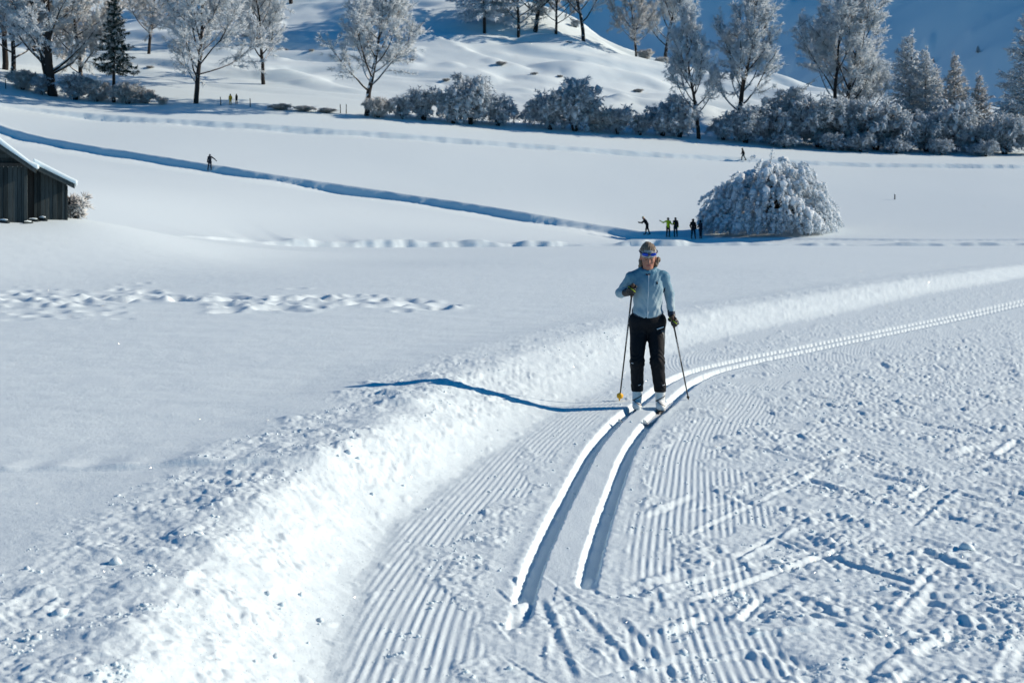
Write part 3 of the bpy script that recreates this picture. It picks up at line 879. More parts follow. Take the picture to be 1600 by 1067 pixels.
    hedge = [
        (590, 182, 204, 1.0, h4, 'brownish frosted bush at the foot of the large leaning tree'),
        (628, 186, 205, .8, h3, 'low grey bush, second in the hedge from the large leaning tree'),
        (662, 189, 206, .95, h3, 'third bush of the hedge, right of the large leaning tree'),
        (708, 193, 206, 1.05, h2, 'rounded snow-laden bush, left of a bulging pair in the hedge'),
        (735, 194, 207, 1.15, h2, 'tallest rounded bush in the left half of the hedge'),
        (778, 196, 208, 1.1, h1, 'wide bush ending the left hedge, before a gap'),
        (860, 201, 209, 1.1, h1, 'wide bush right of the gap in the hedge'),
        (898, 205, 210, 1.15, h2, 'dense bluish bush next to the wide one right of the gap'),
        (932, 208, 211, 1.15, h4, 'twiggy brown-tipped bush rising out of the middle of the hedge'),
        (965, 210, 211, .9, h3, 'low bush, first of three small ones in mid hedge'),
        (1000, 212, 212, .9, h3, 'low bush, second of three small ones in mid hedge'),
        (1035, 213, 213, .95, h1, 'low bush, third of three small ones beside the narrow tree'),
        (1062, 215, 213, .9, h2, 'small rounded bush just left of the narrow dark-trunked tree'),
        (1130, 219, 214, .85, h3, 'bush between the two tall trees at the hedge'),
        (1165, 225, 213, .95, h1, 'bush below the tall tree with the bright crown'),
        (1205, 228, 214, 1.35, h1, 'large bush left of the big bright tree'),
        (1240, 228, 216, 1.35, h2, 'large rounded bush under the left boughs of the big bright tree'),
        (1280, 232, 214, 1.2, h1, 'bush directly in front of the big bright tree'),
        (1325, 233, 215, 1.35, h2, 'high bush right of the big bright tree trunks'),
        (1368, 235, 214, 1.3, h1, 'spreading bush with streaming twigs in the right hedge'),
        (1410, 236, 215, 1.2, h3, 'bush below the tallest frosted larch'),
        (1448, 238, 214, 1.1, h1, 'bush below the bushy frosted larch'),
        (1490, 239, 215, 1.1, h2, 'dark bush below the larch with thin twigs'),
        (1530, 240, 214, 1.05, h3, 'bush below the short pale larch'),
        (1570, 241, 214, 1.0, h1, 'next to last bush at the right end of the hedge'),
        (1612, 242, 214, .95, h2, 'last bush of the hedge, cut by the right picture edge')]
    for i, (px, py, d, sc, pr, lb) in enumerate(hedge):
        put(pr, px, py, d, sc * (1.06 if px < 1100 else 1.12) * (.82 + .36 * ((i * 7) % 5) / 4), i * 1.7, 'frosted_bush', lb, 'bush', 'bushes of the hedge', sx=1.04 if px < 1100 else 1.1)
    for i, (px, py, d, sc, lb) in enumerate([
        (1225, 236, 210, .5, 'low snowy bush in front of the hedge, below the large left bush'),
        (1300, 238, 210, .55, 'low snowy bush at the front foot of the hedge, centre right'),
        (1345, 239, 210, .6, 'low snowy bush at the hedge foot before the streaming twigs'),
        (1400, 240, 210, .5, 'low snowy bush at the hedge foot below the larches'),
        (1470, 242, 210, .5, 'low snowy bush at the hedge foot, second from the right'),
        (1540, 243, 210, .5, 'low snowy bush at the hedge foot, rightmost')]):
        put(h1, px, py, d, sc, i * 2.1, 'frosted_bush', lb, 'bush', 'low bushes at the hedge foot', sx=1.4)
    # --- undergrowth left and on the hill
    for i, (px, py, d, sc, pr, lb) in enumerate([
        (35, 148, 208, .85, h4, 'brownish undergrowth bush at the far left treeline'),
        (65, 150, 207, .7, h3, 'grey undergrowth bush left of the thick double trunk'),
        (118, 153, 206, .95, h3, 'grey undergrowth bush right of the thick double trunk'),
        (150, 156, 206, .9, h4, 'twiggy undergrowth bush left of the spruce trunk'),
        (200, 160, 205, .9, h4, 'twiggy arching bush right of the spruce trunk'),
        (228, 158, 206, .6, h4, 'small drooping bush between spruce and forked tree'),
        (252, 162, 205, .35, h4, 'tiny brown bush left of the forked tree foot'),
        (440, 168, 205, .27, h4, 'low dry scrub along the fence, left clump'),
        (475, 170, 205, .25, h4, 'low dry scrub along the fence, middle clump'),
        (510, 173, 205, .22, h4, 'low dry scrub along the fence, right clump'),
        (1010, 90, 268, .6, h4, 'scrub on the slope between two thin trees'),
        (1035, 96, 266, .55, h4, 'scrub at the foot of the thin ridge tree'),
        (848, 46, 280, .4, h3, 'round grey bush among the trees on the crest'),
        (900, 52, 280, .4, h3, 'grey bush left of the forked tree on the crest'),
        (665, 25, 288, .35, h3, 'small grey bush high on the hill left of the fir'),
        (655, 18, 292, .3, h4, 'tiny bush near the top of the hill')]):
        put(pr, px, py, d, sc, i * 2.3, 'frosted_bush', lb, 'bush', 'scattered frosted bushes', sx=2.6 if 430 < px < 520 else 1.15)
    rq = np.random.RandomState(77)
    for i in range(22):
        px, d = rq.uniform(60, 1050), rq.uniform(228, 285)
        put(h4, px, 0, d, rq.uniform(.10, .22), i * 1.9, 'scrub_bush', 'small brown scrub bush poking out of the snow on the sunlit hillside', 'bush', 'scrub on the hillside', sx=2.0)
    w = willow('snow_laden_willow', 6.3, 11.4, 301)
    put(w, 1206, 361, 127, 1.0, .4, 'snow_laden_willow', 'domed weeping willow buried in snow standing alone in the field', 'tree')
    b = shrub('bare_bush', 1.5, 1.6, 205, FROST_BROWN, stems=13, clumps=0, arch=.2, twig=.22)
    put(b, 116, 345, 65.0, .72, .4, 'bare_bush', 'small bare frosted bush at the right corner of the barn', 'bush')
plants()
# ------------------------------------------------------------------ barn
def ground_hit(px, py, d0, d1):
    """distance at which the photo ray (px, py) meets the ground, nearest to d1"""
    ds = np.linspace(d0, d1, 400)
    z = height((px - CX) / F * ds, ds)
    yy = HY + (CAMZ - z) / ds * F
    return float(ds[np.argmin(np.abs(yy - py))])

def wood_mat(name, lo, hi):
    m, t, b = new_mat(name)
    b.inputs['Roughness'].default_value = .85; b.inputs['Specular IOR Level'].default_value = .2
    tc = t.nodes.new('ShaderNodeTexCoord'); oi = t.nodes.new('ShaderNodeObjectInfo')
    mp = t.nodes.new('ShaderNodeMapping'); mp.inputs['Scale'].default_value = (9, 9, .7)
    ad = t.nodes.new('ShaderNodeVectorMath'); ad.operation = 'ADD'
    cmb = t.nodes.new('ShaderNodeCombineXYZ')
    mul = t.nodes.new('ShaderNodeMath'); mul.operation = 'MULTIPLY'; mul.inputs[1].default_value = 37
    t.links.new(oi.outputs['Random'], mul.inputs[0]); t.links.new(mul.outputs[0], cmb.inputs[0]); t.links.new(mul.outputs[0], cmb.inputs[2])
    t.links.new(tc.outputs['Object'], mp.inputs[0]); t.links.new(mp.outputs[0], ad.inputs[0]); t.links.new(cmb.outputs[0], ad.inputs[1])
    n = t.nodes.new('ShaderNodeTexNoise'); n.inputs['Scale'].default_value = 1.4; n.inputs['Detail'].default_value = 7; n.inputs['Roughness'].default_value = .65
    t.links.new(ad.outputs[0], n.inputs['Vector'])
    mixr = t.nodes.new('ShaderNodeMath'); mixr.operation = 'MULTIPLY_ADD'; mixr.inputs[1].default_value = .45
    t.links.new(oi.outputs['Random'], mixr.inputs[0])
    sub = t.nodes.new('ShaderNodeMath'); sub.operation = 'SUBTRACT'; sub.inputs[1].default_value = .22
    t.links.new(n.outputs['Fac'], sub.inputs[0]); t.links.new(sub.outputs[0], mixr.inputs[2])
    r = t.nodes.new('ShaderNodeValToRGB')
    r.color_ramp.elements[0].position = .25; r.color_ramp.elements[0].color = lo + (1,)
    r.color_ramp.elements[1].position = .75; r.color_ramp.elements[1].color = hi + (1,)
    t.links.new(mixr.outputs[0], r.inputs['Fac']); t.links.new(r.outputs['Color'], b.inputs['Base Color'])
    bp = t.nodes.new('ShaderNodeBump'); bp.inputs['Strength'].default_value = .5; bp.inputs['Distance'].default_value = .01
    t.links.new(n.outputs['Fac'], bp.inputs['Height']); t.links.new(bp.outputs['Normal'], b.inputs['Normal'])
    return m
WOOD = wood_mat('weathered_boards', (.012, .020, .023), (.055, .070, .074))
WOOD_DARK = wood_mat('dark_roof_timber', (.02, .021, .022), (.05, .05, .048))

def box_data(name, sx, sy, sz, mat, bev=.008):
    """box with chamfered long edges, base at z=0, centred in x and y"""
    x, y = sx / 2, sy / 2
    prof = [(-x + bev, -y), (x - bev, -y), (x, -y + bev), (x, y - bev), (x - bev, y), (-x + bev, y), (-x, y - bev), (-x, -y + bev)]
    v = [(a, b, 0) for a, b in prof] + [(a, b, sz) for a, b in prof]
    f = [tuple(range(7, -1, -1)), tuple(range(8, 16))] + [(i, (i + 1) % 8, 8 + (i + 1) % 8, 8 + i) for i in range(8)]
    return v, f

def prism(name, poly, y0, y1, mat, parent, smooth=False):
    """polygon in x,z extruded from y0 to y1"""
    n = len(poly)
    v = [(a, y0, b) for a, b in poly] + [(a, y1, b) for a, b in poly]
    f = [tuple(range(n)), tuple(range(2 * n - 1, n - 1, -1))] + [(i, n + i, n + (i + 1) % n, (i + 1) % n) for i in range(n)]
    return mesh_obj(name, v, f, mat, parent, smooth)

def barn():
    rb = np.random.RandomState(5)
    bx, by = (40 - CX) / F * 62, 62.0
    root = empty('hay_barn', (bx, by, 1.80), R(17.0))
    tag(root, 'weathered wooden hay barn with snow on its roof and a lean-to, left edge', 'barn')
    # main front wall: vertical boards
    x = 0.0
    while x > -5.8:
        w = rb.uniform(.15, .23)
        v, f = box_data('plank', w - .012, .035, 2.95, WOOD)
        o = mesh_obj('plank', v, f, WOOD, root, False)
        o.location = (x - w / 2, rb.uniform(-.012, .012), -.35)
        x -= w
    # solid backing and the other walls
    backing = prism('wall_core', [(-5.85, -.4), (-.02, -.4), (-.02, 2.58), (-5.85, 2.58)], .06, 5.6, WOOD_DARK, root)
    v, f = box_data('corner_post', .14, .14, 3.0, WOOD)
    for cx in (-.03, -5.86):
        o = mesh_obj('corner_post', v, f, WOOD, root, False); o.location = (cx + .04, .0, -.35)
    prism('tie_beam', [(-5.95, 2.60), (.12, 2.60), (.12, 2.74), (-5.95, 2.74)], -.10, .10, WOOD_DARK, root)
    # gable boards laid level, stepping in with the roof
    zr, xr, sl = 4.72, -2.9, .70
    z = 2.75
    while z < zr - .2:
        h = .21
        hw0 = (zr - z) / sl - .05; hw1 = (zr - z - h) / sl - .05
        if hw1 < .1: break
        prism('gable_board', [(xr - hw0, z), (xr + hw0, z), (xr + hw1, z + h - .012), (xr - hw1, z + h - .012)], rb.uniform(.0, .015), .05, WOOD, root)
        z += h
    prism('gable_light_block', [(xr - 2.85, 2.74), (xr + 2.85, 2.74), (xr, zr - .06)], .055, .2, WOOD_DARK, root)  # added dark backing that stops light showing through between the gable boards
    # main roof: two timber slopes, bargeboards, snow
    for s in (-1, 1):
        ex = xr + s * 3.34; ez = zr - sl * 3.34
        rf = prism('roof_slope', [(xr, zr), (ex, ez), (ex, ez + .10), (xr, zr + .12)], -.45, 6.1, WOOD_DARK, root)
        prism('bargeboard', [(xr, zr - .10), (ex + s * .01, ez - .10), (ex + s * .01, ez + .11), (xr, zr + .13)], -.50, -.453, WOOD, rf)
        k = s
        prof = [(xr, zr + .13), (ex - k * .05, ez + .12)]
        prof += [(ex + k * (.03 + .09 * math.sin(a)), ez + .22 - .11 * math.cos(a)) for a in np.linspace(.1, 2.6, 6)]
        prof += [(ex - k * .25, ez + .46), (xr + k * 1.2, zr - sl * 1.2 + .46), (xr, zr + .44)]
        if s < 0: prof = prof[::-1]
        sn = prism('roof_snow', prof, -.52, 6.15, SNOW, root, False)
        b = sn.modifiers.new('soft', 'BEVEL'); b.width = .08; b.segments = 3; b.limit_method = 'ANGLE'; b.angle_limit = R(35)
    # lean-to on the right, set back
    x = .32
    while x < 1.68:
        w = min(rb.uniform(.12, .2), 1.72 - x)
        top = 2.62 - .5 * (x + w / 2 - .3)
        v, f = box_data('plank', w - .012, .03, top + .30, WOOD)
        o = mesh_obj('lean_to_plank', v, f, WOOD, root, False)
        o.location = (x + w / 2, 1.0 + rb.uniform(-.012, .012), -.30)
        x += w
    prism('lean_to_core', [(.0, -.3), (1.68, -.3), (1.68, 1.86), (.0, 2.68)], 1.06, 5.4, WOOD_DARK, root)
    v, f = box_data('lean_to_post', .10, .10, 2.1, WOOD)
    o = mesh_obj('lean_to_post', v, f, WOOD, root, False); o.location = (1.70, 1.02, -.3)
    e0, e1 = (.0, 2.80), (2.04, 1.78)
    rf = prism('lean_to_roof', [e0, e1, (e1[0], e1[1] + .09), (e0[0], e0[1] + .09)], .55, 5.7, WOOD_DARK, root)
    prism('bargeboard', [(e0[0], e0[1] - .12), (e1[0], e1[1] - .12), (e1[0] + .01, e1[1] + .10), (e0[0], e0[1] + .10)], .50, .547, WOOD, rf)
    prof = [(e0[0] + .3, e0[1] - .05), (e1[0] - .04, e1[1] + .10)] + [(e1[0] + .03 + .09 * math.sin(a), e1[1] + .20 - .10 * math.cos(a)) for a in np.linspace(.1, 2.4, 6)] + [(e1[0] - .22, e1[1] + .42), (e0[0] + .3, e0[1] + .20)]
    sn = prism('roof_snow', prof, .47, 5.75, SNOW, root, False)
    b = sn.modifiers.new('soft', 'BEVEL'); b.width = .08; b.segments = 3; b.limit_method = 'ANGLE'; b.angle_limit = R(35)
    # snow-capped firewood beside the recess
    M = root.matrix_basis
    M = Matrix.Translation(root.location) @ Matrix.Rotation(R(17), 4, 'Z')
    for i, (lx, ly, rad, ln, lab) in enumerate([(.30, .45, .10, .40, 'short snow-capped log lying in the corner between barn and lean-to'), (.68, .70, .13, .36, 'thick snow-capped log in front of the lean-to boards'), (.10, -.20, .08, .38, 'dark log lying in front of the barn corner'), (-.9, -.25, .11, .45, 'snow-covered log at the foot of the barn front wall')]):
        w = M @ Vector((lx, ly, 0)); gz = H(w.x, w.y)
        lr = empty('log', (w.x, w.y, gz + rad * .15), R(17 + rb.uniform(-40, 40)))
        bl = Build(); bl.tube(np.array([(-ln / 2, 0, 0), (-ln / 4, 0, .01), (ln / 4, .01, 0), (ln / 2, 0, 0)]), [rad, rad * 1.04, rad, rad * .97], 10)
        bl.obj('wood', WOOD, lr)
        bs = Build(); bs.tube(np.array([(-ln / 2 + .03, 0, rad * .75), (0, .01, rad * .92), (ln / 2 - .04, 0, rad * .75)]), [rad * .5, rad * .62, rad * .5], 8)
        bs.obj('snow_cap', SNOW, lr, True)
        tag(lr, lab, 'log', 'logs beside the barn')
barn()

# ------------------------------------------------------------------ fence posts and marker stake
def post(px, py, d, h, label, lean=.05):
    x = (px - CX) / F * d; g = H(x, d)
    root = empty('fence_post', (x, d, g), px * .3)
    bl = Build(); bl.tube(np.array([(0, 0, -.3), (.0, .01, h * .5), (lean, 0, h)]), [.07, .065, .06], 7); bl.obj('shaft', WOOD, root)
    bs = Build(); bs.blobs(np.array([(lean, 0, h + .03)]), np.array([(.085, .085, .06)])); bs.obj('snow_cap', SNOW, root, True)
    tag(root, label, 'post', 'wooden posts')
for px, d, h, lb in [(9, 206, 1.3, 'fence post at the far left of the treeline'), (345, 206, 1.2, 'fence post left of the two walkers'), (391, 206, 1.2, 'fence post right of the two walkers'), (532, 205.5, 1.3, 'fence post, left of a pair near the large leaning tree'), (541, 205.5, 1.3, 'fence post, right of a pair near the large leaning tree')]:
    post(px, 0, d, h, lb)
dd = ground_hit(1398, 312, 130, 175)
post(1398, 312, dd, .55, 'small dark stake alone in the snow field right of the willow', .02)

# ------------------------------------------------------------------ signed-distance modelling for figures
def surface_nets(val, lo, vox):
    nx, ny, nz = val.shape
    c = {}
    ins = val < 0
    S = (nx - 1, ny - 1, nz - 1)
    acc = np.zeros(S + (3,), np.float32); cnt = np.zeros(S, np.float32)
    def corner(o): return tuple(slice(o[i], o[i] + S[i]) for i in range(3))
    for ax in range(3):
        o1, o2 = [(1, 2), (0, 2), (0, 1)][ax]
        for a in (0, 1):
            for b in (0, 1):
                p = [0, 0, 0]; p[o1] = a; p[o2] = b; q = list(p); q[ax] = 1
                va, vb = val[corner(p)], val[corner(q)]
                cr = (va < 0) != (vb < 0)
                t = np.where(cr, va / np.where(cr, va - vb, 1), 0)
                cnt += cr
                acc[..., ax] += t * cr
                acc[..., o1] += a * cr; acc[..., o2] += b * cr
    act = cnt > 0
    idx = np.full(S, -1, np.int64); idx[act] = np.arange(act.sum())
    I = np.argwhere(act)
    V = (I + acc[act] / cnt[act][:, None]) * vox + np.array(lo)
    faces = []
    for ax in range(3):
        o1, o2 = (ax + 1) % 3, (ax + 2) % 3
        sl_a = [slice(None)] * 3; sl_b = [slice(None)] * 3
        sl_a[ax] = slice(0, -1); sl_b[ax] = slice(1, None)
        a, b = ins[tuple(sl_a)], ins[tuple(sl_b)]
        E = np.argwhere(a != b)
        if len(E) == 0: continue
        E = E[(E[:, o1] > 0) & (E[:, o2] > 0) & (E[:, o1] < S[o1]) & (E[:, o2] < S[o2])]
        sg = a[tuple(E.T)]
        def cell(d1, d2):
            q = E.copy(); q[:, o1] -= d1; q[:, o2] -= d2
            return idx[tuple(q.T)]
        Q = np.stack([cell(1, 1), cell(0, 1), cell(0, 0), cell(1, 0)], -1)
        Q = np.where(sg[:, None], Q, Q[:, ::-1])
        faces.append(Q)
    Fc = np.vstack(faces)
    Fc = Fc[(Fc >= 0).all(1)]
    return V, Fc

def cap(P, a, b, ra, rb):
    a = np.array(a, np.float32); b = np.array(b, np.float32); ab = b - a
    t = np.clip(((P - a) @ ab) / (ab @ ab + 1e-12), 0, 1)
    q = P - a - t[..., None] * ab
    return np.sqrt((q * q).sum(-1)) - (ra + (rb - ra) * t)
def ell(P, c, r):
    r = np.array(r, np.float32); q = (P - np.array(c, np.float32)) / r
    k = np.sqrt((q * q).sum(-1)) + 1e-9
    return (k - 1) * r.min() * np.clip(k, .6, 1.4) ** 0 
def smin(a, b, k):
    h = np.clip(.5 + .5 * (b - a) / k, 0, 1)
    return b + (a - b) * h - k * h * (1 - h)
def grid(lo, hi, vox):
    n = [int(math.ceil((hi[i] - lo[i]) / vox)) + 1 for i in range(3)]
    g = np.meshgrid(*[lo[i] + np.arange(n[i], dtype=np.float32) * vox for i in range(3)], indexing='ij')
    return np.stack(g, -1).astype(np.float32)
def sdf_obj(name, fn, lo, hi, vox, mats, parent=None, pick=None):
    P = grid(lo, hi, vox)
    V, Fc = surface_nets(fn(P).astype(np.float32), lo, vox)
    mi = None
    if pick is not None:
        mi = pick(V[Fc].mean(1))
    return mesh_obj(name, V, Fc, mats, parent, True, mi)
def n3(P, s, seed=0):
    x, y, z = P[..., 0] * s, P[..., 1] * s, P[..., 2] * s
    return (np.sin(x * 1.0 + 1.7 * np.sin(y * .9 + seed) + z * .6) + np.sin(y * 1.3 + 1.9 * np.sin(z * .8 + seed * 2) + x * .5) + np.sin(z * 1.1 + 1.5 * np.sin(x * 1.2 + seed * 3))) / 3

M_ = {}
def small_mats():
    M_['navy'] = plain('dark_navy_fabric', (.012, .018, .03), .8, .2, .3, 3)
    M_['black'] = plain('black_fabric', (.010, .011, .013), .8, .2, .3, 3)
    M_['teal'] = plain('dark_teal_fabric', (.012, .04, .05), .8, .2, .3, 3)
    M_['neon'] = plain('neon_yellow_fabric', (.80, .74, .02), .7, .2, .1, 3)
    M_['yellow'] = plain('amber_coat_fabric', (.62, .32, .02), .8, .2, .15, 3)
    M_['skin'] = plain('skin', (.36, .175, .125), .6, .3, .12, 14)
    M_['pale'] = plain('pale_cap', (.45, .42, .25), .8, .2, .1, 3)
    M_['hairdark'] = plain('dark_hair', (.02, .014, .01), .7, .3, .3, 12)
small_mats()

def figure(px, py, d0, d1, hgt, J, cols, label, name='person', hair=None):
    """small distant person, one continuous body; J = joints in metres on a 1.75 m figure (x right, y away, z up)"""
    d = ground_hit(px, py, d0, d1)
    x = (px - CX) / F * d
    prims = []
    A = lambda a, b, ra, rb, m, k=.05: prims.append((a, b, ra, rb, m, k))
    hd, nk, ch, pv = J['head'], J['neck'], J['chest'], J['pelvis']
    A(hd, hd, .10, .10, 0); A((hd[0], hd[1] - .02, hd[2] - .05), (hd[0], hd[1] - .02, hd[2] - .07), .075, .07, 0); A(hd, nk, .06, .065, 0)
    A(nk, ch, .10, .155, 1, .08); A(ch, pv, .15, .15, 1, .08)
    for s in 'lr':
        sh, el, ha = J['sh' + s], J['el' + s], J['ha' + s]
        A(nk, sh, .08, .075, 1); A(sh, el, .072, .058, 1); A(el, ha, .056, .042, 1)
        A(ha, tuple(np.array(ha) + (np.array(ha) - np.array(el)) * .28), .045, .03, 3)
        hp, kn, an = J['hp' + s], J['kn' + s], J['an' + s]
        A(hp, kn, .105, .07, 2, .06); A(kn, an, .07, .052, 2)
        A((an[0], an[1] + .03, an[2] - .04), (an[0] + J.get('toe', (0, -.2))[0], an[1] + J.get('toe', (0, -.2))[1], an[2] - .06), .05, .04, 4)
    a = np.array([p[0] for p in prims] + [p[1] for p in prims])
    lo = a.min(0) - .2; hi = a.max(0) + .2
    def fn(P):
        v = None
        for p in prims:
            q = cap(P, p[0], p[1], p[2], p[3])
            v = q if v is None else smin(v, q, p[5])
        return v + .006 * n3(P, 14)
    def pick(Cn):
        D = np.stack([cap(Cn.astype(np.float32), p[0], p[1], p[2], p[3]) for p in prims], 1)
        return np.array([p[4] for p in prims])[D.argmin(1)]
    root = sdf_obj(name, fn, tuple(lo), tuple(hi), .028, [M_[c] for c in cols], None, pick)
    if hair:
        hr = sdf_obj('hair' if hair != 'pale' else 'cap', lambda P: np.maximum(ell(P, (hd[0], hd[1] + .02, hd[2] + .03), (.115, .12, .11)), -(P[..., 2] - hd[2] + .02)), (hd[0] - .2, hd[1] - .2, hd[2] - .2), (hd[0] + .2, hd[1] + .2, hd[2] + .2), .025, M_[hair], root)
    sc = hgt / 1.75
    root.scale = (sc, sc, sc)
    root.location = (x, d, H(x, d) - .01)
    tag(root, label, 'person')
    return root

def stance(**kw):
    J = dict(head=(0, 0, 1.63), neck=(0, .02, 1.44), chest=(0, .02, 1.25), pelvis=(0, .02, .96), shl=(.17, .02, 1.40), shr=(-.17, .02, 1.40), ell=(.24, .04, 1.13), elr=(-.24, .04, 1.13), hal=(.24, -.06, .9), har=(-.24, -.06, .9),
             hpl=(.09, .02, .92), hpr=(-.09, .02, .92), knl=(.11, -.02, .5), knr=(-.11, -.02, .5), anl=(.12, .02, .1), anr=(-.12, .02, .1))
    J.update(kw); return J
figure(328, 266, 130, 165, 1.8, stance(shl=(.19, .02, 1.40), ell=(.46, -.02, 1.22), hal=(.68, -.05, 1.0), har=(-.27, 0, .88), knr=(-.14, 0, .5), anr=(-.22, .0, .1), anl=(.14, .05, .1)), ['navy', 'navy', 'navy', 'navy', 'black'], 'dark-clad skier with one arm stretched out on the upper track, left')
lean = dict(head=(-.30, 0, 1.52), neck=(-.18, 0, 1.36), chest=(-.10, 0, 1.20), pelvis=(.06, 0, .93), shl=(-.14, -.15, 1.32), shr=(-.16, .15, 1.32), ell=(-.40, -.17, 1.05), elr=(-.42, .17, 1.08), hal=(-.66, -.15, 1.08), har=(-.68, .15, 1.12),
            hpl=(.08, -.09, .9), hpr=(.06, .09, .9), knl=(.14, -.1, .48), knr=(-.02, .1, .48), anl=(.30, -.1, .1), anr=(-.06, .1, .1), toe=(-.2, 0))
figure(1010, 367, 105, 145, 1.75, stance(**lean), ['skin', 'black', 'black', 'black', 'black'], 'dark-clad skier leaning forward with arms out, leftmost of the group', hair='pale')
figure(1044, 370, 105, 145, 1.72, stance(shr=(-.18, .02, 1.42), elr=(-.45, 0, 1.30), har=(-.72, -.02, 1.46), ell=(.28, -.05, 1.18), hal=(.42, -.15, 1.12), anr=(-.14, 0, .1), anl=(.10, 0, .1)), ['skin', 'neon', 'black', 'black', 'black'], 'skier in neon yellow jacket with one arm raised', hair='hairdark')
figure(1055.5, 370, 105, 145, 1.70, stance(elr=(-.22, -.18, 1.18), har=(-.18, -.36, 1.22), anr=(-.10, .02, .1), anl=(.14, -.05, .1)), ['skin', 'black', 'teal', 'neon', 'black'], 'dark-clad person close to the right of the neon jacket', hair='hairdark')
figure(1083, 373, 105, 145, 1.76, stance(elr=(-.27, -.05, 1.15), har=(-.22, -.2, .98), anr=(-.14, .02, .1), anl=(.20, 0, .1), knl=(.15, 0, .5)), ['black', 'black', 'navy', 'black', 'black'], 'dark-clad person with long hair, second from the right in the group', hair='hairdark')
figure(1094.5, 373, 105, 145, 1.58, stance(shl=(.13, .02, 1.40), shr=(-.13, .02, 1.4), elr=(-.24, -.1, 1.12), har=(-.34, -.25, 1.05), ell=(.16, .05, 1.13), hal=(.15, 0, .9), anr=(-.05, .02, .1), anl=(.09, 0, .1), knr=(-.06, -.05, .5), knl=(.07, 0, .5)), ['navy', 'navy', 'navy', 'navy', 'black'], 'slim person in dark blue at the right end of the group', hair='hairdark')
walk = dict(head=(-.10, 0, 1.62), neck=(-.04, 0, 1.44), chest=(-.02, 0, 1.25), pelvis=(.02, 0, .95), shl=(-.02, -.16, 1.39), shr=(-.02, .16, 1.39), ell=(.12, -.2, 1.14), elr=(-.10, .2, 1.14), hal=(.16, -.2, .92), har=(-.22, .2, .98),
            hpl=(.03, -.08, .92), hpr=(.02, .08, .92), knl=(.18, -.08, .52), knr=(-.16, .08, .5), anl=(.38, -.08, .22), anr=(-.14, .08, .1), toe=(-.2, 0))
figure(1161, 252, 165, 205, 1.8, stance(**walk), ['black', 'black', 'teal', 'black', 'black'], 'person in dark clothes walking on the far track before the hedge', hair='hairdark')
figure(360, 160, 185, 207, 1.6, stance(), ['hairdark', 'yellow', 'yellow', 'black', 'black'], 'walker in an amber coat by the fence right of the forked tree', hair='hairdark')
figure(369.5, 159, 185, 208, 1.5, stance(shl=(.13, .02, 1.40), shr=(-.13, .02, 1.4), ell=(.16, .05, 1.13), elr=(-.16, .05, 1.13), hal=(.15, 0, .9), har=(-.15, 0, .9)), ['black', 'black', 'black', 'black', 'black'], 'walker in black just right of the amber coat', hair='hairdark')
# ------------------------------------------------------------------ the skier
SX, SY = (1012 - CX) / F * 14.75, 14.75

